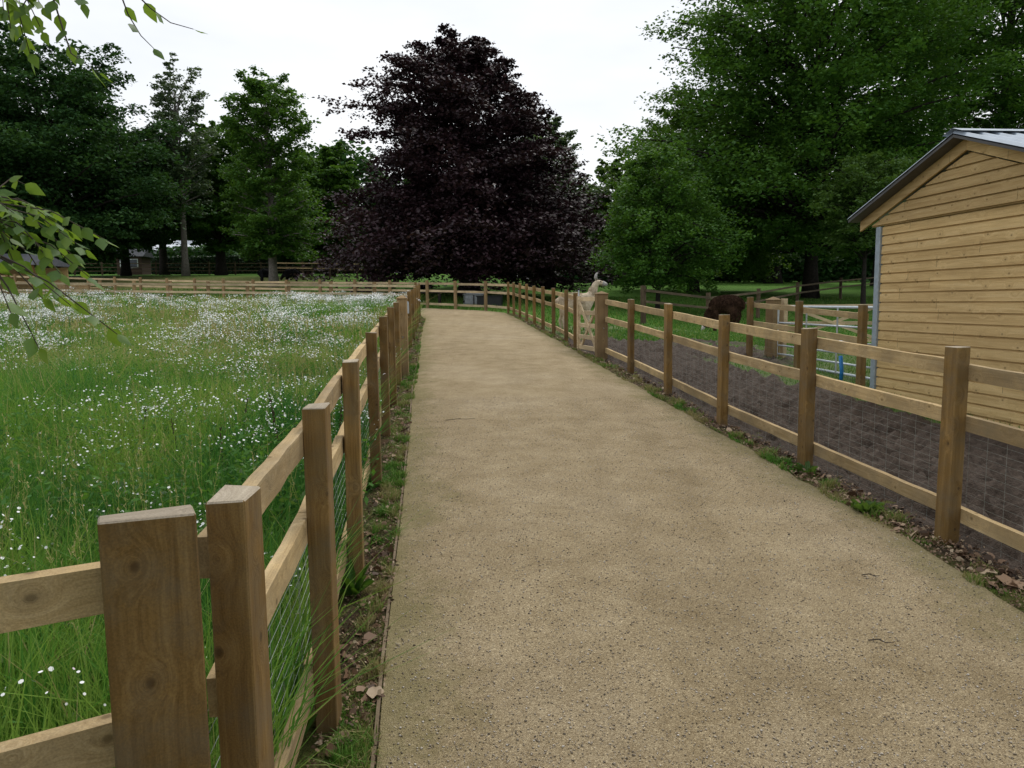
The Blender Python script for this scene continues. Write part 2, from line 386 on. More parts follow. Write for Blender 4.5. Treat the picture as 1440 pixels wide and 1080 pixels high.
def path_mesh():
    rows = []
    for a, b, k in ((0, 13, 140), (13, 18, 90)):
        A = resample(LE[a:b+1], k); B = resample(RE[a:b+1], k)
        rows.append((A, B) if a == 0 else (A[1:], B[1:]))
    A = np.concatenate([r[0] for r in rows]); B = np.concatenate([r[1] for r in rows])
    K = 26; t = np.linspace(0, 1, K)
    t = .5 - .5*np.cos(t*PI)
    wob = (fbm(B[:,0]*3, B[:,1]*3, 3, 4) - .5)*.16; B = B + np.stack([wob, wob*0], 1)
    P = A[:, None, :]*(1-t)[None, :, None] + B[:, None, :]*t[None, :, None]
    wd = np.linalg.norm(B-A, axis=1)
    e = np.minimum(t[None, :], 1-t[None, :])*wd[:, None]
    Z = terrain(P[..., 0], P[..., 1]) + .028 + .02*np.sin(t*PI)[None, :] + .014*(fbm(P[...,0]*1.3, P[...,1]*1.3, 3, 2)-.5)
    Z[:, -1] = terrain(B[:,0], B[:,1]) - .005
    V = np.concatenate([P, Z[..., None]], 2).reshape(-1, 3)
    nr = len(A); i = (np.arange(K-1)[None, :] + np.arange(nr-1)[:, None]*K).ravel()
    return mesh_np('gravel_path', V, np.stack([i, i+1, i+K+1, i+K], 1), M['gravel'], attrs={'edge': e.ravel()}, smooth_=True)
tag(path_mesh(), kind='structure')

def soil_mat():
    m, n, b = mat_base('verge_soil', .95, .1); c = coords(n)
    a = noise(n, c, 2.6, 5, .65); d = noise(n, c, 24, 5, .7); e = noise(n, c, 90, 4, .7)
    col = ramp(n, [(.35, (.045,.032,.02)), (.65, (.12,.088,.055))], d)
    gr = ramp(n, [(.3, (.07,.085,.02)), (.7, (.17,.19,.045))], e)
    col = mixc(n, ramp(n, [(.42, (0,0,0)), (.56, (.8,.8,.8))], a), col, gr)
    n.links.new(col, b.inputs['Base Color']); bump(n, b, math_(n, 'ADD', d, e), 1., .03); return m
M['soil'] = soil_mat()
def strip(name, fa, fb, ys, mat, z0, n_=8, amp=.02):
    t = np.linspace(0, 1, n_); A, B = fa(ys), fb(ys)
    X = A[:, None]*(1-t) + B[:, None]*t; Y = np.repeat(ys[:, None], n_, 1)
    Z = terrain(X, Y) + z0 + amp*(fbm(X*9, Y*9, 3, 8)-.5)
    i = (np.arange(n_-1)[None, :] + np.arange(len(ys)-1)[:, None]*n_).ravel()
    return tag(mesh_np(name, np.stack([X.ravel(), Y.ravel(), Z.ravel()], 1), np.stack([i, i+1, i+n_+1, i+n_], 1), mat, smooth_=True), kind='structure')
ysv = np.arange(-2.5, 27, .12)
strip('verge_left', lambda y: xLF(y)-.35, lambda y: xL(y)+.04, ysv, M['soil'], .008)
strip('verge_right', lambda y: xR(y)-.12, lambda y: xRF(y)+.25, np.arange(-2.5, 28.6, .12), M['soil'], .003)
# strip of soil under the back fence
M['medsoil'] = simple('meadow_floor', (.05,.062,.02), .95, 0, .4, 5, .1, .03)
tag(grid_mesh('meadow_floor', np.arange(-40, -.6, .4), np.arange(1.3, 40, .4), lambda x, y: terrain(x, y) - .012, M['medsoil'], mask=lambda x, y: in_meadow(x+.4, y) | in_meadow(x-.2, y)), kind='structure')

# mud paddock
def mudmask(x, y):
    far = smooth((19.5 - y)/4.5); side = smooth((xRF(np.minimum(y, 27)) + 2.85 - .09*np.clip(y-6, 0, 99) - x)/.9)
    wide = smooth((y-11)/4)*smooth((6.5-x)/2)
    v = far*np.maximum(side, wide*.75) + (fbm(x*1.7, y*1.7, 4, 31)-.5)*.9
    return np.clip(smooth((v-.3)/.3), 0, 1)
def mud_z(x, y):
    k = mudmask(x, y)*smooth((x-xRF(np.minimum(y,28))-.03)/.16); big = fbm(x*2.2, y*2.2, 3, 5)
    hoof = fbm(x*11, y*11, 3, 12); h2 = np.abs(fbm(x*7, y*7, 3, 22)-.5)*2
    return terrain(x, y) + .012 + k*((big-.5)*.06 + (hoof-.5)*.22 - .16*np.clip(.34-h2, 0, 1) + .06) 
def mud_mat():
    m, n, b = mat_base('mud', .8, .25); c = coords(n)
    at = n.nodes.new("ShaderNodeAttribute"); at.attribute_name = 'mud'
    a = noise(n, c, 3.5, 5, .65); d = noise(n, c, 26, 5, .7); g = noise(n, c, 70, 3, .7)
    mud = ramp(n, [(.3, (.034,.022,.014)), (.7, (.064,.044,.031))], a)
    mud = mixc(n, .5, mud, ramp(n, [(.3, (.015,.010,.006)), (.7, (.115,.082,.060))], d))
    gr = mixc(n, .5, ramp(n, [(.3, (.05,.085,.02)), (.7, (.12,.17,.04))], d), ramp(n, [(.35, (.03,.05,.012)), (.65, (.15,.2,.06))], g))
    col = mixc(n, at.outputs['Fac'], gr, mud); n.links.new(col, b.inputs['Base Color'])
    bump(n, b, math_(n, 'ADD', d, math_(n, 'MULTIPLY', g, .5)), .9, .03); return m
M['mud'] = mud_mat()
ys_m = np.concatenate([np.arange(1.5, 9, .035), np.arange(9, 22, .07), [22.]])
def mud_sheet():
    n_ = 110; t = np.linspace(0, 1, n_)**1.15
    A = xRF(ys_m) - .02; B = np.full_like(ys_m, 7.2)
    X = A[:, None]*(1-t) + B[:, None]*t; Y = np.repeat(ys_m[:, None], n_, 1)
    Z = mud_z(X, Y); Z[-1] = terrain(X[-1], Y[-1])-.035; Z[:, -1] = terrain(X[:, -1], Y[:, -1])-.035
    i = (np.arange(n_-1)[None, :] + np.arange(len(ys_m)-1)[:, None]*n_).ravel()
    o = mesh_np('paddock_mud', np.stack([X.ravel(), Y.ravel(), Z.ravel()], 1), np.stack([i, i+1, i+n_+1, i+n_], 1), M['mud'], attrs={'mud': mudmask(X, Y).ravel()}, smooth_=True)
    tag(o, kind='structure')
mud_sheet()

# ------------------------------------------------------------------ path edging board
e_ = MB()
P = [(float(xL(y))-.012, y) for y in np.arange(-2.4, 22.5, .6)]
for a, b_ in zip(P[:-1], P[1:]):
    e_.bar((a[0], a[1]+.002, tz(*a)-.014+.007*math.sin(a[1]*3.1)), (b_[0], b_[1]-.002, tz(*b_)-.014+.007*math.sin(b_[1]*3.1)), .013, .09)
tag(e_.build('path_edging_board', M['edging']), 'thin brown timber edging board along the left side of the gravel path', 'edging')

# ------------------------------------------------------------------ fences
def endgrain(o):
    me = o.data; me.materials.append(M['end'])
    zt = max(v.co.z for v in me.vertices)
    for p in me.polygons:
        if p.normal.z > .6 and p.center.z > zt-.03: p.material_index = 1
def post_box(wx, wy, h, cap=None, bevel=.004):
    m = MB()
    if cap:
        m.box((-wx/2, -wy/2, -.1), (wx/2, wy/2, h-cap))
        a = .012
        z0, z1 = h-cap, h
        m.add([(-wx/2-a,-wy/2-a,z0),(wx/2+a,-wy/2-a,z0),(wx/2+a,wy/2+a,z0),(-wx/2-a,wy/2+a,z0),
               (-wx/2-a,-wy/2-a,z0+.012),(wx/2+a,-wy/2-a,z0+.012),(wx/2+a,wy/2+a,z0+.012),(-wx/2-a,wy/2+a,z0+.012),(0,0,z1)],
              [(3,2,1,0),(0,1,5,4),(1,2,6,5),(2,3,7,6),(3,0,4,7),(4,5,8),(5,6,8),(6,7,8),(7,4,8)])
    else:
        m.box((-wx/2, -wy/2, -.1), (wx/2, wy/2, h))
        for i in range(4, 8): x, y, z = m.v[i]; m.v[i] = (x, y, z + random.uniform(-.006, .006))
    return m
def fence(name, label, pts, rails=(1.065, .755, .185), side=1, psize=(.078, .125), h=1.2, pm='post', rm='rail', wire=0, rail_h=.09, th=.04,
          skip_posts=(), skip_bays=(), caps=None, cat='fence', wire_top=.72, rail_ext=0):
    """side: +1 puts the rails to the left of the walking direction"""
    root = empty(name, (pts[0][0], pts[0][1], tz(*pts[0]))); tag(root, label, cat)
    o = Vector(root.location); n_ = len(pts); caps = caps or {}
    P3 = [Vector((p[0], p[1], tz(*p))) for p in pts]
    var = [None]*3
    for i, p in enumerate(P3):
        a = P3[max(i-1, 0)]; b_ = P3[min(i+1, n_-1)]; ang = math.atan2(b_.y-a.y, b_.x-a.x)
        if i in skip_posts: continue
        if i in caps:
            cw = caps[i]; po = post_box(cw, cw, h+.07, .06).build('gate_post', M['gatepost'], root, p-o, (0, 0, ang))
            continue
        me = post_box(psize[1], psize[0], h).build('post', M[pm], root, p-o, (random.uniform(-.008,.008), random.uniform(-.008,.008), ang+random.uniform(-.03,.03)), .0035)
        endgrain(me) if pm == 'post' else None
        me.scale.z = random.uniform(.985, 1.015)
    for i in range(n_-1):
        if i in skip_bays: continue
        a, b_ = P3[i].copy(), P3[i+1].copy(); d = (b_-a); d2 = Vector((d.x, d.y, 0)).normalized(); nrm = Vector((-d2.y, d2.x, 0))*side
        off = psize[0]/2 + th/2 + .002
        if i in caps: a += d2*(caps[i]*.5)
        if i+1 in caps: b_ -= d2*(caps[i+1]*.5)
        if i == 0: a -= d2*rail_ext
        for k, rz in enumerate(rails):
            A = a + nrm*off + Vector((0,0,rz+random.uniform(-.008,.008))); B = b_ + nrm*off + Vector((0,0,rz+random.uniform(-.008,.008)))
            v = B-A; l = v.length; m = MB(); S = 7
            ys0, zs0 = th/2, rail_h/2
            ring = []
            for s_ in range(S+1):
                x = .003 + (l-.006)*s_/S; j = [random.uniform(-.003, .003) for _ in range(3)]
                ring.append([(x, -ys0+j[0], -zs0+j[1]), (x, ys0+j[0], -zs0+j[1]), (x, ys0+j[0], zs0+j[2]), (x, -ys0+j[0], zs0+j[2])])
            vs = [q for r in ring for q in r]; fs = [(0,1,2,3), tuple(4*S+q for q in (3,2,1,0))]
            for s_ in range(S):
                for q in range(4): fs.append((4*s_+q, 4*s_+(q+1)%4, 4*s_+4+(q+1)%4, 4*s_+4+q))
            m.add(vs, fs)
            ro = m.build('rail', M[rm], root, A-o); ro.rotation_euler = v.to_track_quat('X', 'Z').to_euler()
        if wire and i < wire:
            off2 = psize[0]/2 + .004 if False else psize[0]/2 + th + .006
            A = a + nrm*off2; B = b_ + nrm*off2; m = MB(); l = (B-A).length; near = min(A.length, B.length)
            rad = .0008
            st = .15 if near < 9 else .3
            z = .06
            while z < wire_top:
                m.tube([A+Vector((0,0,z))-o, B+Vector((0,0,z))-o], rad, 3, False); z += .05 if near < 9 else .1
            x = 0
            while x < l:
                q = A.lerp(B, x/l); m.tube([q+Vector((0,0,.03))-o, q+Vector((0,0,wire_top-.02))-o], rad, 3, False); x += st
            m.build('wire_mesh', M['wire'], root)
    return root
fl = fence('wooden_fence', 'nearest brown post and rail fence with netting along the left of the path', LF, side=1, wire=7, caps={7: .15})
# round bolt on the near face of the gate post
def bolt(parent, x, y, z, d=(0,-1,0), r=.014):
    b_ = MB(); p = Vector((x, y, z)); q = p + Vector(d)*.02
    b_.tube([p, q], [r, r*.7], 10); b_.build('bolt', M['iron'], parent, -Vector(parent.location))
bolt(fl, -1.69, 11.52, 1.14)
fence('wooden_fence', 'brown post and rail fence on the left of the path beyond the galvanised gate latch', LF2, side=1, wire=0)
cf = fence('wooden_fence', 'post and rail fence running left from the big square corner post in the foreground', [(-.680,1.335),(-2.25,.42),(-3.8,-.5)], rails=(1.065, .76, .185), side=-1,
           psize=(.08, .16), h=1.225, wire=0, rail_ext=-.07)
fence('wooden_fence', 'pale post and rail fence across the far edge of the flower meadow', MF[0:], side=1, skip_posts=(0,), rails=(1.065,.755,.3), pm='gatepost', rm='gate')
fr = fence('wooden_fence', 'brown post and rail fence with netting between the path and muddy paddock', RF, side=-1, wire=9, caps={8: .2})
for c in fr.children: pass
bolt(fr, 1.70, 13.64, 1.16)
fence('wooden_fence', 'post and rail fence beyond the timber gate, in front of the cream llama', RF2, side=-1, wire=0)
fence('wooden_fence', 'pale post and rail fence across the far end of the path below the purple beech', BF, side=-1, skip_posts=(0,), rails=(1.065,.755,.19), pm='gatepost', rm='gate')
fi = fence('wooden_fence', 'short brown post and rail fence with netting inside the paddock beside the shed corner', [(4.98,10.50),(4.83,12.46),(4.54,14.1)], side=-1, wire=2, wire_top=.62, h=1.16, rails=(1.01,.66))
for c in list(fr.children):      # the right fence's rails sit on the paddock side
    pass
fence('weathered_fence', 'dark weathered two rail fence crossing the grass behind the brown llama', [(1.2,21.6),(4.2,23.6),(6.95,26.2),(10.3,31),(14.0,36.4),(18.5,41.8),(23,47),(28,52)], rails=(1.03,.68), side=-1, pm='oldpost', rm='oldwood', psize=(.13,.13), rail_h=.08, skip_posts=(0,), skip_bays=(0,))
fence('weathered_fence', 'dark weathered fence in the shade behind the left hand trees', [(-46+2.4*i, 70+.35*i) for i in range(16)], rails=(1.05,.7,.35), side=-1, pm='oldpost', rm='oldwood', psize=(.13,.13), rail_h=.08)
fence('weathered_fence', 'grey two rail fence over bright grass left of the purple beech', [(-17.9,57),(-15.6,56.2),(-13.4,55.4),(-11.2,54.6),(-9,53.8),(-6.8,53)], rails=(1.03,.65), side=-1, pm='oldpost', rm='rail', psize=(.12,.12), rail_h=.08)

# ------------------------------------------------------------------ gates
def timber_gate(name, label, a, b_, h=1.12, bars=5, zg=None):
    a = Vector((a[0], a[1], 0)); b_ = Vector((b_[0], b_[1], 0)); zz = zg if zg is not None else 0
    zz = zz or tz(a.x, a.y); root = empty(name, (a.x, a.y, zz), math.atan2(b_.y-a.y, b_.x-a.x)); tag(root, label, 'gate'); l = (b_-a).length
    for x in (.04, l-.04):
        m = MB(); m.box((-.04, -.03, 0), (.04, .03, h)); m.build('stile', M['gate'], root, (x, 0, .06), None, .004)
    zs = [.10 + (h-.16)*t for t in ([0, .22, .46, .72, 1.] if bars == 5 else np.linspace(0, 1, bars))]
    for z in zs:
        m = MB(); m.box((0, -.016, -.042), (l-.16, .016, .042)); m.build('bar', M['gate'], root, (.08, 0, z+.06), None, .003)
    for p, q, yo in (((.10, .12), (l-.12, h-.06), .032), ((l-.12, .12), (.10, h-.06), -.032)):
        m = MB(); m.bar((p[0], yo, p[1]+.06), (q[0], yo, q[1]+.06), .03, .07); m.build('brace', M['gate'], root)
    return root
g1 = timber_gate('timber_gate', 'pale timber gate with crossed braces on the right of the path beside the llama', (1.66,13.92), (1.37,15.22))
m = MB(); m.tube([(1.30-.02,.0,1.16),(1.30-.02,0,1.30)], .012, 8); m.build('latch_rod', M['galv'], g1)
g2 = timber_gate('timber_gate', 'timber gate seen edge on in the left path fence behind a square capped post', (-1.73,11.75), (-1.96,13.75), h=1.05)
m = MB(); m.box((1.75,-.06,1.12), (2.0,.02,1.17)); m.box((1.8,-.075,.95), (1.84,-.045,1.16)); m.tube([(1.86,-.03,1.17),(1.86,-.03,1.26)], .014, 8); m.build('latch', M['galv'], g2)
m = MB(); m.box((-.035,-.035,-.1), (.035,.035,1.22))
zb = tz(7.2, 17.5)
g3 = timber_gate('timber_gate', 'long timber gate behind the galvanised gate in the paddock', (6.55,17.8), (8.6,17.1), h=.95, bars=3, zg=zb)
for x, y, ht in ((6.42,17.85,1.05), (8.75,17.05,1.12)):
    o = post_box(.14, .14, ht, .05).build('gate_post', M['gatepost'], None, (x, y, zb), (0,0,.3)); tag(o, 'pale capped post at the left end of the long timber gate in the paddock' if x < 7 else 'pale post at the right end of the long timber gate, against the shed corner', 'post')
gp = post_box(.19, .19, 1.24, .07).build('gate_post', M['gatepost'], None, (4.99, 14.15, tz(4.86,13.72)-.05), (0, 0, .45)); tag(gp, 'thick square gate post with pyramid top behind the short netted fence', 'post')
gp2 = post_box(.08, .09, 1.16).build('gate_post', M['gate'], None, (5.22, 14.2, tz(5.06,13.66)), (0, 0, .4)); tag(gp2, 'slim pale post close beside the thick pyramid topped gate post', 'post')
# galvanised field gate
a = Vector((5.004, 13.9)); b_ = Vector((5.27, 10.72)); lz = .42
mg = empty('metal_gate', (a.x, a.y, lz), math.atan2(b_.y-a.y, b_.x-a.x)); tag(mg, 'galvanised tubular steel field gate against the shed corner', 'gate')
l = (b_-a).length; HT = 1.10
m = MB()
m.tube([(0,0,.06),(0,0,HT),(l,0,HT),(l,0,.06),(0,0,.06)], .022, 8); m.build('frame', M['galv'], mg)
for z in (.22,.38,.56,.80): m = MB(); m.tube([(.02,0,z),(l-.02,0,z)], .016, 8); m.build('bar', M['galv'], mg, smooth_=True)
for x in (l*.36, l*.68): m = MB(); m.box((x-.02,-.028,.06),(x+.02,-.018,HT)); m.build('upright', M['galv'], mg)
bp = MB(); bp.tube([(0,0,0),(.01,0,.2),(-.01,.01,.42)], .028, 10); bp.tube([(0,0,-.01),(0,0,.03)], .035, 10)
tag(bp.build('blue_pipe', M['blue'], None, (4.83, 10.8, tz(4.83,10.8)), None, 0, True), 'bright blue plastic pipe standing by the dark post at the shed corner', 'pipe')

# ------------------------------------------------------------------ shed
D = Vector((.11, -.994)).normalized(); C0 = (5.051, 10.265)
shed = empty('timber_shed', (C0[0], C0[1], .36), math.atan2(D.y, D.x)); tag(shed, 'pale pine clad shed with shallow metal roof on the right', 'shed')
W_, DP, HW = 3.36, 5.0, 2.255; BD = .128
def clad(x0, x1, z0, z1, y, roofline=None):
    """shiplap boards along local X facing -Y"""
    m = MB(); k = 0; z = z0
    while z < z1-.01:
        za, zc = z+.007, min(z+BD-.004, z1)
        def lim(zq):
            if not roofline: return x0, x1
            return roofline(zq)
        q = []
        for zz, yy in ((z, y+.026), (za+.008, y+.026), (za+.010, y-.005), (zc, y), (zc, y+.026)):
            l_, r_ = lim(zz); q.append((l_, r_, zz, yy))
        for (l0, r0, zA, yA), (l1, r1, zB, yB) in zip(q[:-1], q[1:]):
            if r0-l0 < .02: continue
            m.add([(l0,yA,zA),(r0,yA,zA),(max(r1,l1+.001),yB,zB),(l1,yB,zB)], [(0,1,2,3)])
        z += BD; k += 1
    return m
m = clad(.06, W_-.06, HW-20*BD, HW, 0); m.add([(-.1,.03,HW-.05),(W_+.1,.03,HW-.05),(W_/2,.03,2.93),(-.1,.06,HW-.05),(W_+.1,.06,HW-.05),(W_/2,.06,2.93)],[(0,1,2),(5,4,3),(0,3,4,1),(1,4,5,2),(2,5,3,0)]); m.box((.06,.02,-.4),(W_-.06,.08,HW)); m.build('gable_wall', M['clad'], shed)
RZ, EZ = 3.13, 2.41; half = W_/2; OH = .35
sl = (RZ-EZ)/(half+OH)
def rl(z):
    t = (RZ-.20-z)/sl; t = max(t, 0.0); return half-t, half+t
def rl2(z):
    a_, b2 = rl(z); return max(a_, -.17), min(b2, W_+.17)
m = clad(0, W_, HW+.012, RZ-.20, -.035, rl2); m.build('gable_panel', M['clad'], shed)
m = MB(); m.box((0,.09,-.4),(.08,DP,HW+.02)); m.build('side_wall', M['clad'], shed)
m = MB(); m.box((W_-.08,.09,-.4),(W_,DP,HW+.02)); m.build('side_wall', M['clad'], shed)
m = MB(); m.box((.09,DP-.08,-.4),(W_-.09,DP,HW+.02)); m.build('back_wall', M['clad'], shed)
m = MB(); m.box((-.045,-.03,-.1),(.055,.075,HW+.005)); m.build('corner_post', M['steelpost'], shed, bevel=.004)
m = MB(); m.box((W_-.055,-.03,-.4),(W_+.045,.075,HW+.005)); m.build('corner_post', M['steelpost'], shed, bevel=.004)
for s in (-1, 1):
    xe = half + s*(half+OH); n0 = Vector((0,0,1))
    # barge board
    m = MB(); z0r, z0e = RZ-.03, EZ-.03
    y0, y1 = -.075, -.045
    bh = .15
    vs = [(half+s*.001,y0,z0r),(xe,y0,z0e),(xe,y0,z0e-bh),(half+s*.001,y0,z0r-bh),(half+s*.001,y1,z0r),(xe,y1,z0e),(xe,y1,z0e-bh),(half+s*.001,y1,z0r-bh)]
    m.add(vs, [(0,1,2,3),(7,6,5,4),(0,4,5,1),(2,6,7,3),(1,5,6,2),(0,3,7,4)])
    m.build('barge_board', M['clad'], shed)
    # soffit flashing
    m = MB(); ya, yb = -.24, -.08
    m.add([(half,ya,RZ-.015),(xe+s*.03,ya,EZ-.02),(xe+s*.03,yb,EZ-.02),(half,yb,RZ-.015),(half,ya,RZ-.045),(xe+s*.03,ya,EZ-.055),(xe+s*.03,yb,EZ-.055),(half,yb,RZ-.045)],
          [(0,1,2,3),(7,6,5,4),(0,4,5,1),(2,6,7,3),(1,5,6,2),(0,3,7,4)])
    m.build('verge_flashing', M['flash'], shed)
    # box profile roof sheet: ribs run down the slope
    m = MB(); y = -.25; prof = []
    while y < DP+.1:
        prof += [(y,0),(y+.03,.032),(y+.06,.032),(y+.09,0)]; y += .2
    for (p, hp), (q, hq) in zip(prof[:-1], prof[1:]):
        m.add([(half,p,RZ+hp),(xe+s*.05,p,EZ-.01+hp),(xe+s*.05,q,EZ-.01+hq),(half,q,RZ+hq)], [(0,1,2,3)])
    r = m.build('roof', M['roof'], shed)
m = MB(); 
for s in (-1,1): m.add([(half,-.26,RZ+.055),(half+s*.16,-.26,RZ+.055-.16*sl),(half+s*.16,DP+.1,RZ+.055-.16*sl),(half,DP+.1,RZ+.055)], [(0,1,2,3)])
m.build('ridge_cap', M['roof'], shed)

# ------------------------------------------------------------------ trees
LEAF = np.array([(0,0,0),(.5,.35,.06),(1,0,0),(.5,-.35,.06)])
NLF = 1.45
def leaves(name, Pc, size, mat, parent, flat=.6, shape=LEAF, jit=.35, tint=None, loc=(0,0,0), elong=1.):
    n_ = len(Pc); az = rng.uniform(0, 2*PI, n_)
    nz_ = rng.normal(0, 1, (n_, 3)); nz_[:, 2] = np.abs(nz_[:, 2])*(1-flat) + flat*2.2
    nz_ /= np.linalg.norm(nz_, axis=1)[:, None]
    a = np.stack([np.cos(az), np.sin(az), np.zeros(n_)], 1); a -= nz_*(a*nz_).sum(1)[:, None]; a /= np.linalg.norm(a, axis=1)[:, None]
    b_ = np.cross(nz_, a); s = size*(1 + jit*rng.uniform(-1, 1, n_))
    sh = shape.copy(); sh[:, 0] -= .5
    V = Pc[:, None, :] + s[:, None, None]*(sh[None, :, 0, None]*a[:, None, :]*elong + sh[None, :, 1, None]*b_[:, None, :] + sh[None, :, 2, None]*nz_[:, None, :])
    k = len(shape); F = np.arange(n_*k).reshape(n_, k)
    tn = rng.uniform(0, 1, n_) if tint is None else tint
    return mesh_np(name, V.reshape(-1, 3), F, mat, parent, {'tint': np.repeat(tn, k)}, loc=loc)
def tree(name, label, x, y, prof, clear=1.5, n1=120, n2=8, nl=45, size=.16, mat='lf_mid', bark='bark', tr=.35, rise=.5, droop=.25, flat=.6,
         cat='tree', thick=.16, limbs=60, trunk_pts=None, gap=.15, clump=0, sec=.34, lean=0., seed=None, group=None, stems=1, zc=None):
    """prof: rows (z above base, radius to the left, radius to the right)"""
    z0 = tz(x, y); root = empty(name, (x, y, z0)); tag(root, label, cat, group)
    pr = np.array(sorted(prof)); H = pr[-1, 0]; R = np.random.default_rng(seed or int(abs(x*31+y*17)*10) % 99991)
    def env(z, az):
        l = np.interp(z, pr[:,0], pr[:,1]); r = np.interp(z, pr[:,0], pr[:,2]); k = (1+np.cos(az))/2; return l*(1-k)+r*k
    def axisx(z): return lean*z/H
    # trunk
    tb = MB(); T = []
    for s_ in range(stems):
        off = 0 if stems == 1 else (s_-(stems-1)/2)
        pts, rad = [], []
        nseg = 10
        for i in range(nseg+1):
            t = i/nseg; z = -.15 + t*H*.84
            sp = off*H*.10*smooth((t-.12)/.8)
            pts.append((float(axisx(z) + sp + .12*math.sin(t*7+x)*t), float(.12*math.cos(t*6+y)*t + sp*.3), z))
            rad.append(tr*(1-t)**.8*(.75 if stems > 1 else 1) + .02 + (tr*.22*math.exp(-z/.35) if z < 2 else 0))
        tb.tube(pts, rad, 10)
    # primaries
    zt = np.interp(R.uniform(0, 1, n1), np.linspace(0, 1, 60), 0) if False else None
    zs = np.linspace(pr[0,0], H*.985, 300); wgt = np.array([env(z, 0)+env(z, PI) + .4 for z in zs]); cw = np.cumsum(wgt); cw /= cw[-1]
    z1 = np.interp((np.arange(n1)+R.uniform(0,1,n1))/n1, cw, zs); az = (np.arange(n1)*2.39996 + R.normal(0,.35,n1)) % (2*PI)
    Lr = env(z1, az)*R.uniform(.62, 1.12, n1); Lr[R.uniform(0,1,n1) < .12] *= .6
    zst = np.clip(z1 - Lr*rise*(.25+.75*z1/H) - H*.10*(z1/H)**2, min(clear, H*.5), H*.76)
    zst = np.where(z1 < clear, np.maximum(clear, z1+.5), zst)
    d = np.stack([np.cos(az), np.sin(az)], 1)
    ax = axisx(zst); ax1 = axisx(z1)
    def pt(i, t):     # vector of branch ids, t
        h = Lr[i]*t; up = zst[i] + (z1[i]-zst[i])*t**.75 + droop*Lr[i]*.55*np.sin(t*PI)*(1-.2*t)
        cx = ax[i]*(1-t)+ax1[i]*t
        return np.stack([cx + d[i,0]*h, d[i,1]*h, up], 1)
    tt = np.linspace(0, .96, 6)
    for i in R.permutation(n1)[:limbs]:
        pp = pt(np.full(6, i), tt); r0 = max(.02, tr*.28*(1-zst[i]/H)+.02) * min(1, Lr[i]/3+.3)
        tb.tube([tuple(q) for q in pp], [r0*(1-.85*k) + .006 for k in tt], 5, False)
    # secondaries
    ids = np.repeat(np.arange(n1), n2); nS = len(ids); t0 = R.uniform(.22, 1.0, nS)**.75
    base = pt(ids, t0); side = R.choice([-1, 1], nS)*R.uniform(.35, 1.25, nS); side[t0 > .93] *= .4
    sd_ = np.stack([np.cos(az[ids]+side), np.sin(az[ids]+side)], 1); sl_ = (Lr[ids]*sec*(1.15-.65*t0) + .25)*R.uniform(.5, 1.2, nS)
    sup = R.normal(.1, .25, nS) - droop*.5
    # a share of the twigs is missing: sky shows through
    keep = R.uniform(0, 1, nS) > gap
    ids, base, sd_, sl_, sup, t0 = ids[keep], base[keep], sd_[keep], sl_[keep], sup[keep], t0[keep]; nS = len(ids)
    nl = int(nl*NLF); li = np.repeat(np.arange(nS), nl); u = R.uniform(0, 1, len(li)); ssp = sl_[li]
    P = base[li].copy(); P[:,0] += sd_[li,0]*ssp*u; P[:,1] += sd_[li,1]*ssp*u; P[:,2] += sup[li]*ssp*u - droop*.45*ssp*u*u
    spread = ssp*(.26*(1-u)+.12) + .06
    q = R.normal(0, 1, (len(li), 3)); q[:, 2] *= thick/.30; P += q*spread[:, None]*.8
    if clump:
        tip = base[li] + np.stack([sd_[li,0], sd_[li,1], 0*u], 1)*(ssp*.6)[:, None]
        v = R.normal(0, 1, (len(li), 3)); v /= np.linalg.norm(v, axis=1)[:, None]; v[:,2] = np.abs(v[:,2])*.75 - .12
        P = tip + v*(ssp*clump*R.uniform(.35, 1., len(li))**.5)[:, None]
    P[:,2] = np.maximum(P[:,2], pr[0,0]*.8)
    tn = np.clip(R.uniform(0,1,nS)[li]*.5 + R.uniform(0,1,len(li))*.5, 0, 1)
    tb.build('trunk', M[bark], root, smooth_=True)
    leaves('crown', P, size*1.12, M[mat], root, flat, tint=tn)
    return root

K = 42/1040
def pz(px, Y): return at(px, 395, Y).x
def prof_px(rows, Y, cx, z0):
    """rows of picture-measured (y, left, right) to metres above base; measured once at the tree's distance"""
    X = at(cx, 395, Y).x; q = 1.0
    return [(max(at(cx, v+4, Y).z - z0, .15), max((X-at(a, v, Y).x)*q, .3), max((at(b_, v, Y).x-X)*q, .3)) for v, a, b_ in rows]
def T(name, label, cx, Y, rows, **kw):
    X = pz(cx, Y); return tree(name, label, X, Y, prof_px(rows, Y, cx, tz(X, Y)), **kw)
T('copper_beech', 'huge dark purple copper beech in the middle behind the fence', 660, 42,
  [(36,640,680),(50,590,690),(75,574,708),(101,550,722),(125,530,738),(144,492,748),(187,508,765),(225,512,795),(253,530,815),(292,492,834),(330,465,850),(360,448,858),(392,452,855),(404,475,840)],
  clear=1.6, n1=330, n2=10, nl=46, size=.17, mat='beech', bark='barkdark', tr=.55, rise=.45, droop=.3, gap=.12, flat=.45, limbs=110, thick=.12)
T('sycamore_tree', 'tall dark green tree filling the far left, highest on that side', 75, 54,
  [(48,40,115),(62,10,140),(90,-40,160),(120,-60,168),(160,-80,212),(210,-90,228),(260,-100,238),(320,-95,232),(366,-60,180)],
  clump=.8, clear=2.5, n1=300, n2=9, nl=44, size=.22, mat='lf_dark', bark='barkdark', tr=.5, rise=.6, droop=.1, flat=.5, thick=.14, gap=.18)
T('broadleaf_tree', 'low dark spreading tree between the tall left tree and the thin one', 178, 62,
  [(165,160,205),(185,140,222),(250,110,248),(300,100,255),(348,115,225)],
  clump=.7, clear=2.5, n1=130, n2=9, nl=40, size=.22, mat='lf_dark', bark='barkdark', tr=.35, rise=.5, droop=.2, gap=.15)
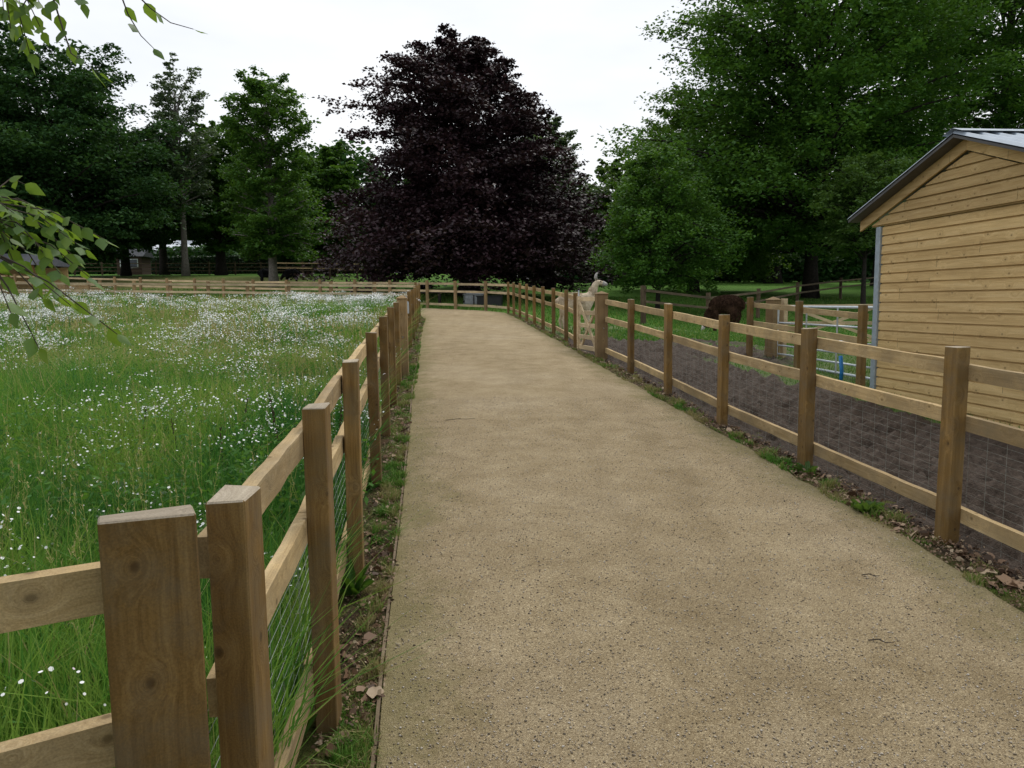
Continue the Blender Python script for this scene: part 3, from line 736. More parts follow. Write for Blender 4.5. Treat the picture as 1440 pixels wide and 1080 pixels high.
T('thin_tree', 'slender tree with sparse wispy crown and bare pale trunk on the left', 262, 60,
  [(72,245,262),(100,228,285),(130,218,292),(170,208,300),(220,215,300),(262,225,300),(300,235,292)],
  clear=5.5, n1=100, n2=7, nl=24, size=.19, mat='lf_grey', bark='barkpale', tr=.26, rise=.9, droop=.05, gap=.3, limbs=80)
T('broadleaf_tree', 'rounded mid green tree with dark trunk just right of the slender tree', 312, 66,
  [(160,290,335),(175,275,352),(230,262,375),(290,258,380),(330,262,380),(356,300,375)],
  clump=.7, clear=2.5, n1=130, n2=9, nl=42, size=.22, mat='lf_mid', bark='barkdark', tr=.45, rise=.6, droop=.15)
T('broadleaf_tree', 'dark tree filling the gap behind the slender tree with the pale trunk', 232, 72,
  [(185,215,250),(205,195,268),(250,180,285),(300,175,290),(330,185,285)],
  clump=.7, clear=2.8, n1=130, n2=9, nl=40, size=.24, mat='lf_dark', bark='barkdark', tr=.4, rise=.5, droop=.1)
T('broadleaf_tree', 'dark tree in the background between the feathery tree and the bushy one', 430, 76,
  [(225,410,450),(245,395,470),(290,385,480),(330,385,480),(370,390,475)],
  clump=.7, clear=2.0, n1=120, n2=9, nl=40, size=.25, mat='lf_dark', bark='barkdark', tr=.4, rise=.5, droop=.1)
T('ash_tree', 'feathery green tree with pale trunk above the two black sheep', 385, 48,
  [(88,378,408),(108,345,425),(135,328,440),(170,320,436),(200,335,425),(240,325,435),(290,318,452),(330,322,455),(362,335,448)],
  clear=2.6, n1=170, n2=8, nl=34, size=.17, mat='lf_mid', bark='barkpale', tr=.28, rise=.7, droop=.1, gap=.25, limbs=90)
T('broadleaf_tree', 'bushy green tree between the feathery tree and the purple beech', 465, 60,
  [(195,430,472),(212,412,492),(255,400,508),(300,400,515),(350,410,515),(375,425,505)],
  clump=.6, clear=2, n1=130, n2=9, nl=42, size=.21, mat='lf_mid', bark='barkdark', tr=.35, rise=.6, droop=.15)
T('broadleaf_tree', 'green tree showing behind the right shoulder of the purple beech', 770, 58,
  [(148,745,765),(175,730,790),(205,715,818),(250,710,835),(320,710,838),(380,720,838)],
  clear=2, n1=120, n2=9, nl=36, size=.2, mat='lf_grey', bark='bark', tr=.4, rise=.6, droop=.1)
T('broadleaf_tree', 'yellow green tree in the gap right of the purple beech', 866, 68,
  [(214,850,888),(228,840,900),(270,828,908),(320,822,912),(380,826,908)],
  clump=.6, clear=2, n1=120, n2=9, nl=40, size=.22, mat='lf_light', bark='bark', tr=.35, rise=.5, droop=.1)
T('lime_tree', 'enormous green tree with thick dark trunk filling the upper right', 1140, 43,
  [(-230,1080,1180),(-150,1000,1300),(-60,955,1350),(0,955,1370),(45,930,1360),(90,925,1350),(135,945,1340),(180,892,1335),(225,885,1320),(290,900,1310),(330,940,1295),(360,985,1260)],
  clear=3.2, n1=360, n2=10, nl=50, size=.18, mat='lf_mid', bark='barkdark', tr=.5, rise=.75, droop=.22, gap=.2, limbs=150, stems=3)
T('broadleaf_tree', 'fresh green tree filling the space behind the light green young tree', 975, 50,
  [(118,945,1010),(140,915,1050),(175,895,1090),(215,880,1110),(260,868,1120),(310,862,1120),(360,870,1110),(392,890,1080)],
  clear=2, n1=220, n2=9, nl=40, size=.17, mat='lf_soft', bark='barkdark', tr=.35, rise=.6, droop=.25, gap=.15)
T('young_tree', 'light green young tree with thin stem and drooping branches left of the big trunk', 925, 33,
  [(190,905,950),(230,880,990),(262,868,1000),(300,856,1030),(345,846,1045),(385,850,1040),(405,880,1000)],
  clear=1.0, n1=150, n2=8, nl=36, size=.12, mat='lf_mid', bark='barkdark', tr=.09, rise=.5, droop=.5, gap=.35)
T('young_tree', 'yellow green leafy tree reaching out just left of the shed roof', 1215, 34,
  [(208,1205,1235),(230,1165,1275),(262,1148,1290),(300,1150,1280),(345,1165,1262)],
  clear=2.2, n1=80, n2=8, nl=32, size=.13, mat='lf_light', bark='barkdark', tr=.10, rise=.6, droop=.3, gap=.35)
T('broadleaf_tree', 'dark tree rising behind the shed at the right edge', 1400, 50,
  [(-300,1300,1500),(-200,1260,1540),(-100,1240,1560),(0,1235,1580),(100,1235,1580),(200,1240,1580),(300,1260,1560)],
  clear=3, n1=340, n2=9, nl=46, size=.2, mat='lf_mid', bark='barkdark', tr=.5, rise=.6, droop=.15, gap=.12)
T('broadleaf_tree', 'shaded tree with short trunk on the lawn beyond the brown llama', 1087, 74,
  [(150,1060,1110),(220,1010,1160),(300,1000,1175),(372,1010,1165)],
  clear=2.6, n1=110, n2=9, nl=40, size=.25, mat='lf_dark', bark='barkdark', tr=.75, rise=.4, droop=.2)
T('broadleaf_tree', 'shaded tree with short trunk on the lawn behind the light green young tree', 948, 70,
  [(200,925,970),(260,905,1000),(320,900,1010),(372,905,1000)],
  clear=2.6, n1=110, n2=9, nl=40, size=.24, mat='lf_mid', bark='barkdark', tr=.7, rise=.4, droop=.2)
T('broadleaf_tree', 'dark tree on the far lawn between the big trunk and the shed', 1235, 62,
  [(120,1210,1260),(200,1175,1300),(280,1170,1310),(370,1180,1300)],
  clear=2.2, n1=120, n2=9, nl=44, size=.23, mat='lf_dark', bark='barkdark', tr=.5, rise=.4, droop=.2)
# far wood behind everything: nobody could count it
def far_wood():
    pts, tn = [], []
    for i in range(46):
        x = -105 + 230*i/45 + rng.uniform(-2, 2); y = rng.uniform(88, 125) if x < 5 else rng.uniform(80, 100); h = rng.uniform(9, 15) if not -8 < x*1. < 22 else rng.uniform(8, 11)
        r = rng.uniform(4.5, 7.5); n_ = 6500; z0 = tz(x, y)
        if -56 < x < -38: h *= .45; continue_ = True
        u = rng.normal(0, 1, (n_, 3)); u /= np.linalg.norm(u, axis=1)[:, None]; rr = rng.uniform(.75, 1.05, n_)
        c = np.array([x, y, z0+h*.42]); q = c + u*rr[:, None]*np.array([r, r, h*.58]); q[:, 2] += (fbm(q[:,0]*.6, q[:,1]*.6+q[:,2]*.5, 3, i)-.5)*2.5
        q[:, :2] += (fbm(q[:,2]*.8, q[:,0]*.5, 3, i+5)-.5)[:, None]*3
        pts.append(q[q[:, 2] > z0]); tn.append(rng.uniform(0, 1, len(pts[-1])))
    o = leaves('distant_wood', np.concatenate(pts), .75, M['lf_dark'], None, .3, tint=np.concatenate(tn))
    tag(o, 'dense dark green wood closing the view beyond the lawn', 'wood', kind='stuff')
far_wood()

def scrub(x0, x1, y0, y1, n_, h, label):
    x = rng.uniform(x0, x1, n_); y = rng.uniform(y0, y1, n_); hh = h*(.35+1.1*fbm(x*.35, y*.2, 3, 88)); z = terrain(x, y) + hh*rng.uniform(0, 1, n_)**.7
    tag(leaves('undergrowth', np.stack([x, y, z], 1), .5, M['lf_dark'], None, .3), label, 'bushes', kind='stuff')
scrub(2, 60, 77, 81, 26000, 3.4, 'dark undergrowth along the far edge of the lawn on the right')
scrub(-80, -16, 84, 87, 16000, 3.0, 'dark undergrowth behind the buildings at the far left')
for i, (x, y, h, w_) in enumerate([(-9,-12,12,5),(1.5,-17,13,5),(13,-13,12,5)]):  # unseen trees added behind the camera to darken the post faces turned to it
    tree('broadleaf_tree', ['tree standing behind the viewpoint on the left','tall tree standing behind the viewpoint in the middle','tree standing behind the viewpoint on the right'][i], x, y,
      [(2.2,w_*.8,w_*.8),(h*.4,w_,w_),(h*.75,w_*.8,w_*.8),(h,w_*.3,w_*.3)], clear=2.4, n1=90, n2=8, nl=26, size=.3, mat='lf_mid', clump=.7, tr=.35)
# ------------------------------------------------------------------ near lime tree whose twigs hang into the frame from the left
OV = np.array([(0,0,0),(.18,.24,.03),(.42,.33,.04),(.76,.18,.02),(1.1,0,-.06),(.76,-.18,.02),(.42,-.33,.04),(.18,-.24,.03)])
def near_tree():
    root = empty('overhanging_tree', (-3.3, -1.3, 0)); tag(root, 'tree whose lime green leafy twigs hang into the left edge and top corner', 'tree')
    o = Vector(root.location); tb = MB(); fork = Vector((-3.1,-1.0,2.6))
    tb.tube([(-3.3,-1.3,-.1),(-3.28,-1.25,.8),fork,(-3.0,-1.1,4.2),(-2.8,-1.2,6.2)], [.2,.16,.13,.09,.03], 12)
    LP, LD, LT = [], [], []
    def bough(pts, r0, r1):
        n_ = len(pts); tb.tube(pts, [r0+(r1-r0)*i/(n_-1) for i in range(n_)], 6)
    def twig(pts, every=.04, size=.043, dens=1., tmin=0):
        pts = [Vector(p) for p in pts]; tb.tube(pts, [.0028-.0018*i/(len(pts)-1) for i in range(len(pts))], 5)
        side = 1
        for a_, c_ in zip(pts[:-1], pts[1:]):
            l = (c_-a_).length; k = max(1, int(l/every))
            for j in range(k):
                if random.random() > dens: continue
                p = a_.lerp(c_, (j+.5)/k); d_ = (c_-a_).normalized(); s_ = d_.cross(Vector((0,0,1))).normalized()*side; side = -side
                LP.append(p); LD.append((d_*.6 + s_*.8 + Vector((random.uniform(-.3,.3), random.uniform(-.3,.3), random.uniform(-.75,-.05)))).normalized()); LT.append(size*random.uniform(.75, 1.15))
        LP.append(pts[-1]); LD.append((pts[-1]-pts[-2]).normalized()); LT.append(size*.8)
    # middle-left spray
    hub = Vector((-2.4,1.2,1.95)); bough([fork, (-2.9,.0,2.55), hub], .045, .014)
    A = at(-40, 285, 1.9); bough([hub, A], .012, .005)
    R_ = random.Random(3)
    for tgt in [(148,337,1.95),(120,352,1.9),(132,395,1.95),(96,325,2.0),(70,300,2.0),(40,262,2.05),(85,385,1.85),(60,350,1.85),(30,330,1.9),(105,362,2.1),(48,400,1.95),(20,370,1.9),(20,300,1.8),(75,410,2.1)]:
        e = at(*tgt); s = A.lerp(e, R_.uniform(.0,.35)) + Vector((0,0,R_.uniform(-.02,.04))); mid = s.lerp(e, .55) + Vector((0,0,.03))
        twig([A, s, mid, e], .022, .046, .97)
    B = at(-30, 345, 1.7); bough([A, B], .006, .004)
    for tgt in [(165,470,1.75),(100,430,1.7),(60,420,1.7),(15,440,1.6),(55,490,1.65)]:
        e = at(*tgt); mid = B.lerp(e, .5)+Vector((0,0,.02)); twig([B, mid, e], .045, .048, .7)
    # top-left sprays
    hub2 = Vector((-1.9,1.4,3.1)); bough([fork, (-2.5,.3,3.1), hub2], .04, .012)
    Cc = at(-10, -60, 2.1); bough([hub2, Cc], .01, .004)
    for tgt in [(60,45,2.1),(35,60,2.2),(15,40,2.0),(60,10,2.1),(5,15,2.0),(30,10,2.3),(45,85,2.2)]:
        e = at(*tgt); twig([Cc, Cc.lerp(e, .5)+Vector((.01,0,.02)), e], .03, .047, .9)
    D_ = at(60, -50, 2.1); bough([Cc, D_], .004, .003)
    twig([D_, at(85,30,2.1), at(100,75,2.1), at(118,88,2.1), at(140,104,2.1)], .032, .05, .95)
    twig([D_, at(40,-5,2.1), at(25,20,2.1)], .03, .048, .95)
    E_ = at(150, -60, 2.2); bough([D_, E_], .003, .002)
    twig([E_, at(172,-2,2.2), at(180,20,2.2), at(198,50,2.2), at(216,68,2.2)], .075, .05, .7)
    twig([E_, at(195,-5,2.2), at(212,12,2.2), at(240,32,2.2), at(272,41,2.2)], .085, .052, .8)
    twig([E_, at(115,-8,2.2), at(118,4,2.2)], .05, .05, .7)
    # the crown over and behind the photographer
    for i in range(26):
        azm = random.uniform(-2.6, .5); l = random.uniform(1.2, 2.6); s = Vector((-3.0,-1.1,random.uniform(3.0,5.8)))
        e = s + Vector((math.cos(azm)*l, math.sin(azm)*l - .3, random.uniform(-.1,.7)))
        tb.tube([s, s.lerp(e,.5)+Vector((0,0,.15)), e], [.03,.016,.006], 5)
        for k in range(9):
            p = s.lerp(e, random.uniform(.3, 1)); q = p + Vector((random.uniform(-.5,.5), random.uniform(-.5,.3), random.uniform(-.35,.15)))
            twig([p, p.lerp(q,.5)+Vector((0,0,.04)), q], .05, .06)
    tb.build('trunk', M['bark'], root, -o, smooth_=True)
    n_ = len(LP); P_ = np.array([tuple(p-o) for p in LP]); d_ = np.array([tuple(p) for p in LD]); s_ = np.array(LT)
    up = rng.normal(0, .65, (n_, 3)) + np.array([0,-.35,1]); b1 = np.cross(up, d_); b1 /= np.linalg.norm(b1, axis=1)[:, None]; nn = np.cross(d_, b1)
    sh = OV; V = P_[:, None, :] + s_[:, None, None]*(sh[None,:,0,None]*d_[:, None, :] + sh[None,:,1,None]*b1[:, None, :] - np.abs(sh[None,:,1,None])*.35*nn[:, None, :] + sh[None,:,2,None]*nn[:, None, :])
    # fold the leaf along its midrib: two halves of five vertices
    i = np.arange(n_)[:, None]*8
    F1 = i + np.array([[0,1,2,3,4]]); F2 = i + np.array([[0,4,5,6,7]])
    mesh_np('foliage', V.reshape(-1,3), np.concatenate([F1, F2]), M['lf_near'], root, {'tint': np.repeat(rng.uniform(0,1,n_), 8)})
near_tree()

# ------------------------------------------------------------------ meadow
def blades(name, x, y, h, wd, mat, tint, lean=.35, z=None, parent=None):
    n_ = len(x); az = rng.uniform(0, 2*PI, n_); la = rng.uniform(0, 2*PI, n_); ln = np.abs(rng.normal(0, lean, n_))*h
    z0 = terrain(x, y) - .01 if z is None else z
    B = np.stack([x, y, z0], 1); sd_ = np.stack([np.cos(az), np.sin(az), 0*az], 1)*wd[:, None]/2; le = np.stack([np.cos(la), np.sin(la), 0*la], 1)
    mid = B + le*(ln*.28)[:, None] + np.array([0,0,1])*(h*.58)[:, None]; tip = B + le*ln[:, None] + np.array([0,0,1])*(h*np.sqrt(np.clip(1-lean*lean*.4, .3, 1)))[:, None]
    V = np.stack([B-sd_, B+sd_, mid+sd_*.8, mid-sd_*.8, tip], 1).reshape(-1, 3)
    i = np.arange(n_)[:, None]*5
    return mesh_np(name, V, [i+np.array([[0,1,2,3]]), i+np.array([[3,2,4]])], mat, parent, {'tint': np.repeat(tint, 5)})
def grass_mat(name, stops, transl=.35):
    m, n, b = mat_base(name, .55, .25); at = n.nodes.new("ShaderNodeAttribute"); at.attribute_name = 'tint'
    col = ramp(n, stops, at.outputs['Fac']); n.links.new(col, b.inputs['Base Color'])
    tr = n.nodes.new("ShaderNodeBsdfTranslucent"); ms = n.nodes.new("ShaderNodeMixShader"); ms.inputs[0].default_value = transl
    n.links.new(col, tr.inputs[0]); n.links.new(b.outputs[0], ms.inputs[1]); n.links.new(tr.outputs[0], ms.inputs[2])
    n.links.new(ms.outputs[0], n.nodes['Material Output'].inputs[0]); return m
M['meadow'] = grass_mat('meadow_blades', [(0,(.042,.155,.028)),(.35,(.10,.26,.035)),(.65,(.22,.36,.055)),(.85,(.34,.33,.11)),(1,(.52,.42,.22))], .42)
M['lawnblade'] = grass_mat('lawn_blades', [(0,(.05,.14,.018)),(.6,(.10,.23,.03)),(.85,(.19,.25,.055)),(1,(.34,.28,.13))])
def straw(x, y):
    s = fbm(x*.33, y*.22, 4, 41); g = smooth((s-.50)/.16)
    g = np.maximum(g, .95*np.exp(-(((x+9)/3.2)**2 + ((y-18.5)/2.8)**2))); g = np.maximum(g, .6*np.exp(-(((x+11)/2.5)**2+((y-13)/2.)**2)))
    return g*smooth((y-5)/5)
def scatter(n_, x0, x1, y0, y1, ok):
    x = rng.uniform(x0, x1, n_); y = rng.uniform(y0, y1, n_); k = ok(x, y); return x[k], y[k]
def meadow():
    X, Y, Hh, Wd = [], [], [], []
    for n_, x0, x1, y0, y1, h, wd in ((42000,-4.6,-.6,1.4,5,.58,.0075),(60000,-9,-.9,5,10.5,.64,.010),(62000,-16,-1.4,10.5,18,.62,.016),(60000,-25,-2,18,27,.68,.024),(22000,-38,-3.4,25,38,.68,.03),(9000,-24,-9,5,18,.6,.03),(5000,-9,-4.6,1.4,5,.5,.02)):
        x, y = scatter(n_, x0, x1, y0, y1, in_meadow)
        hh = h*(.45+.75*rng.uniform(0,1,len(x))**.8)*(.50+.55*fbm(x*.5, y*.5, 3, 3)+.45*fbm(x*1.9, y*1.9, 3, 13))
        X.append(x); Y.append(y); Hh.append(hh); Wd.append(wd*rng.uniform(.6,1.5,len(x)))
    X, Y, Hh, Wd = map(np.concatenate, (X, Y, Hh, Wd))
    pt_ = .55*fbm(X*.8, Y*.8, 4, 9)+.45*fbm(X*2.6, Y*2.2, 3, 19); st = straw(X, Y)
    tint = np.clip((pt_-.38)*2.6 + rng.uniform(-.15,.28,len(X)), 0, .66); r = rng.uniform(0,1,len(X))
    tint = np.where(r < st*.55 + .03, rng.uniform(.74,1,len(X)), tint)
    tag(blades('meadow_grass', X, Y, Hh, Wd, M['meadow'], tint, .42), 'tall tangled green and straw coloured grass filling the field left of the path', 'grass', kind='stuff')
    # broad leaved herbs in the sward
    x, y = scatter(60000, -7, -.7, 1.4, 12, in_meadow); x2, y2 = scatter(16000, -20, -1.4, 12, 27, in_meadow)
    x = np.concatenate([x, x2]); y = np.concatenate([y, y2]); hh = rng.uniform(.06, .42, len(x))*(.7+.6*fbm(x*.7,y*.7,3,3))
    P_ = np.stack([x, y, terrain(x,y)+hh], 1); sz = np.where(y < 12, .036, .08)*rng.uniform(.5,1.4,len(x))
    o = leaves('meadow_herbs', P_, sz, M['lf_light'], None, .5, OV[[0,2,4,6]], .5)
    tag(o, 'low broad leaved green herbs growing among the meadow grass', 'plants', kind='stuff')
meadow()
def seedheads():
    x, y = scatter(4200, -8, -.8, 1.5, 12, in_meadow); k = rng.uniform(0,1,len(x)) < smooth((fbm(x*.9,y*.7,3,91)-.42)/.2); x, y = x[k], y[k]; n_ = len(x)
    x2, y2 = scatter(9000, -22, -1.5, 12, 26, in_meadow); k = rng.uniform(0,1,len(x2)) < smooth((fbm(x2*.5,y2*.4,3,92)-.45)/.15); x2, y2 = x2[k], y2[k]
    X = np.concatenate([x,x2]); Y = np.concatenate([y,y2]); n_ = len(X); h = rng.uniform(.5,.8,n_)
    lx, ly = rng.normal(0,.07,n_), rng.normal(0,.07,n_); z0 = terrain(X,Y); w_ = np.where(Y<12,.0016,.006)
    B = np.stack([X,Y,z0],1); T_ = np.stack([X+lx,Y+ly,z0+h],1); S_ = np.stack([w_,w_*0,w_*0],1)
    V = [np.stack([B-S_,B+S_,T_+S_*.5,T_-S_*.5],1).reshape(-1,3)]; tn = [np.full(n_*4,.8)]
    k = 12; ii = np.repeat(np.arange(n_),k); t = rng.uniform(.78,1.02,len(ii)); P_ = B[ii]*(1-t[:,None])+T_[ii]*t[:,None]; a_ = rng.uniform(0,6.28,len(ii)); e = P_+np.stack([np.cos(a_)*.022*(1.3-t),np.sin(a_)*.022*(1.3-t),rng.uniform(-.01,.022,len(ii))],1)*np.where(Y[ii]<12,1.,2.)[:,None]*1.4
    ws = np.where(Y[ii]<12,.0016,.006)[:,None]; ax = np.stack([-np.sin(a_),np.cos(a_),0*a_],1)*ws; V.append(np.stack([P_-ax,P_+ax,e+ax,e-ax],1).reshape(-1,3)); tn.append(np.repeat(rng.uniform(.75,1,len(ii)),4))
    V = np.concatenate(V); F = np.arange(len(V)).reshape(-1,4)
    tag(mesh_np('seed_grass', V, F, M['meadow'], attrs={'tint': np.concatenate(tn)}), 'straw coloured feathery grass seed heads above the meadow grass', 'grass', kind='stuff')
seedheads()
def tallweeds():
    def ok(x, y): return in_meadow(x, y) & (rng.uniform(0,1,len(x)) < smooth((fbm(x*.55, y*.45, 4, 123)-.45)/.12)+.06)
    x, y = scatter(2300, -8, -.8, 1.5, 10, ok); x2, y2 = scatter(3400, -20, -1.4, 10, 27, ok); x, y = np.concatenate([x,x2]), np.concatenate([y,y2]); n_ = len(x)
    h = rng.uniform(.38, .85, n_); z0 = terrain(x, y); k = 34; ii = np.repeat(np.arange(n_), k); t = rng.uniform(.12, 1, len(ii))**.8
    rr = (.035+.10*(1-t)*h[ii]/.7 + .02)*rng.uniform(.2, 1.3, len(ii)); a_ = rng.uniform(0, 6.28, len(ii)); lx, ly = rng.normal(0,.07,n_)[ii], rng.normal(0,.07,n_)[ii]
    P_ = np.stack([x[ii]+lx*t+np.cos(a_)*rr, y[ii]+ly*t+np.sin(a_)*rr, z0[ii]+h[ii]*t+rr*.3], 1); sz = np.where(y[ii] < 10, .030, .052)*(1.35-.75*t)
    tn = np.clip(rng.uniform(0,.8,n_)[ii]*.75+.35*rng.uniform(0,1,len(ii)), 0, 1)
    o = leaves('meadow_weeds', P_, sz, M['weed'], None, .25, OV[[0,2,4,6]], .5, tn, elong=1.5)
    tag(o, 'tall leafy weeds standing in clumps through the meadow', 'plants', kind='stuff')
M['weed'] = leafmat('weed_leaves', (.025,.085,.022), (.055,.155,.03), (.13,.26,.05), .35, 1.2, .6, .12)
tallweeds()
def petal_mat():
    m, n, b = mat_base('petals', .7, .2); at = n.nodes.new("ShaderNodeAttribute"); at.attribute_name = 'tint'
    col = ramp(n, [(0,(.72,.74,.72)),(.8,(.85,.86,.84)),(.9,(.66,.56,.60)),(1,(.62,.5,.06))], at.outputs['Fac']); n.links.new(col, b.inputs['Base Color']); return m
M['petal'] = petal_mat()
HEX = np.array([(.5+.5*math.cos(t), .5*math.sin(t), 0) for t in np.linspace(0, 2*PI, 7)[:-1]])
def flowers():
    def ok(x, y):
        d = fbm(x*.42, y*.30, 4, 77); c = .6*fbm(x*1.3, y*1.0, 3, 55)+.4*fbm(x*3.4, y*2.8, 3, 56)
        near = .13 + .87*smooth((y-3.2)/5.5); dens = smooth((d-.44)/.10)*smooth((c-.47)/.08)*near*(1-.75*straw(x, y)) + .05
        return in_meadow(x, y) & (rng.uniform(0,1,len(x)) < dens)
    xs, ys = [], []
    for n_, x0, x1, y0, y1 in ((6400,-7,-.8,1.5,8),(17000,-14,-1.2,8,16),(26000,-26,-2,16,27),(11000,-38,-3.4,25,38)):
        x, y = scatter(n_, x0, x1, y0, y1, ok); xs.append(x); ys.append(y)
    x = np.concatenate(xs); y = np.concatenate(ys); h = (.58+.0075*np.minimum(y,27))*rng.uniform(.72,1.12,len(x))*(.75+.45*fbm(x*.5,y*.5,3,3))
    cnt = np.clip(rng.gamma(1.2, 9., len(x)), 1, 45).astype(int); ii = np.repeat(np.arange(len(x)), cnt); sp = (.018+.016*np.sqrt(cnt))[ii]
    q = rng.normal(0,1,(len(ii),3))*sp[:, None]; q[:,2] *= .22
    P_ = np.stack([x[ii], y[ii], (terrain(x,y)+h)[ii]], 1) + q
    sz = np.clip(.0090 + .0006*P_[:,1], .010, .024)
    tn = rng.uniform(0,.79,len(ii)); tn = np.where(rng.uniform(0,1,len(ii)) < .05, .9, tn)
    o = leaves('meadow_flowers', P_, sz*1.15, M['petal'], None, .5, HEX, .35, tn)
    tag(o, 'white flower heads scattered thickly over the meadow grass', 'flowers', kind='stuff')
    # stems
    kk = y < 14; o2 = blades('flower_stems', x[kk], y[kk], h[kk], np.full(kk.sum(), .005), M['meadow'], rng.uniform(.2,.6,kk.sum()), .02)
    tag(o2, 'thin upright green stems carrying the white meadow flowers', 'flowers', kind='stuff')
flowers()
# brown dock spikes standing in the near grass
M['dock'] = simple('dock_seed', (.055,.034,.02), .9, 0, .4, 40)
dk = None
for i, (x, y, h) in enumerate([(-2.75,5.3,.78),(-2.3,5.1,.72),(-2.15,5.6,.8),(-1.75,5.5,.85),(-1.62,5.2,.8),(-1.55,5.75,.82),(-1.35,5.45,.75),(-1.25,5.9,.7),(-2.95,4.9,.62),(-3.7,5.2,.6),(-3.3,4.1,.66),(-1.95,4.9,.7)]):
    h *= .86; m = MB(); R_ = random.Random(i); lx, ly = R_.uniform(-.13,.13), R_.uniform(-.05,.05); pts = [(0,0,0),(lx*.3,ly*.3,h*.4),(lx*.7,ly*.7,h*.75),(lx,ly,h)]
    m.tube(pts, [.005,.004,.003,.002], 5)
    for k in range(34):
        t = R_.uniform(.42,1); p = Vector((lx*t, ly*t, h*t)); a_ = R_.uniform(0,6.28); q = p+Vector((math.cos(a_)*.008, math.sin(a_)*.008, .014)); m.tube([p, q], [.0025,.004], 4)
    for k in range(3):
        a_ = R_.uniform(0,6.28); p = Vector((lx*.3,ly*.3,h*R_.uniform(.15,.35))); e = p+Vector((math.cos(a_)*.05, math.sin(a_)*.05, .14)); m.tube([p,e],[.0022,.0016],4)
    nth = ['fourth','fifth','seventh','eighth','ninth','tenth','eleventh','twelfth','third','second','first','sixth'][i]
    where = ['left of the near posts','in the middle of the near grass','close behind the fence'][0 if x < -2.6 else 1 if x < -1.7 else 2]
    o = m.build('dock_spike', M['dock'], None, (x, y, tz(x,y)))
    tag(o, nth + ' dark brown seed spike from the left in the near grass', 'plant', 'dock seed spikes in the near meadow grass')

# ------------------------------------------------------------------ lawn blades, verge plants, litter
def lawn():
    okp = lambda x, y: (x > xRF(np.minimum(y, 28))+.12) & (mudmask(x, y) < .45) & ~((x > 5.0+(10.3-y)*.11) & (y < 10.45))
    x, y = scatter(52000, 2.2, 7.5, 2.5, 20, okp); k = rng.uniform(0,1,len(x)) < 1-mudmask(x,y)*1.2; x, y = x[k], y[k]
    x2, y2 = scatter(46000, .8, 24, 17, 44, lambda x, y: x > xRF(np.minimum(y,28))+.15)
    X = np.concatenate([x, x2]); Y = np.concatenate([y, y2]); n_ = len(X)
    Hh = np.where(Y < 17, .05, .075)*rng.uniform(.5,1.5,n_); Wd = np.where(Y < 17, .008, .03)*rng.uniform(.7,1.4,n_)
    z = np.where((X < 7.2) & (Y < 22), mud_z(X, Y), terrain(X, Y)-.03) - .005
    tag(blades('lawn_grass', X, Y, Hh, Wd, M['lawnblade'], rng.uniform(0,.9,n_), .6, z), 'short green grass of the paddock and lawn right of the path', 'grass', kind='stuff')
    # thin grass behind the back fence and beneath the beech
    x, y = scatter(30000, -30, 1, 30, 46, lambda x, y: y > np.interp(x, np.array(BF)[::-1][:,0], np.array(BF)[::-1][:,1])+.25)
    tag(blades('rough_grass', x, y, .16*rng.uniform(.4,1.5,len(x)), .03*rng.uniform(.6,1.4,len(x)), M['lawnblade'], rng.uniform(.1,.95,len(x)), .4, terrain(x,y)-.04), 'rough grass beyond the pale fence at the end of the path', 'grass', kind='stuff')
lawn()
M['moss'] = leafmat('moss', (.07,.10,.015), (.14,.17,.03), (.30,.30,.06), .2, 3.)
M['litter'] = grass_mat('dead_leaves', [(0,(.06,.035,.02)),(.4,(.16,.095,.055)),(.75,(.28,.18,.11)),(1,(.42,.33,.22))], .1)
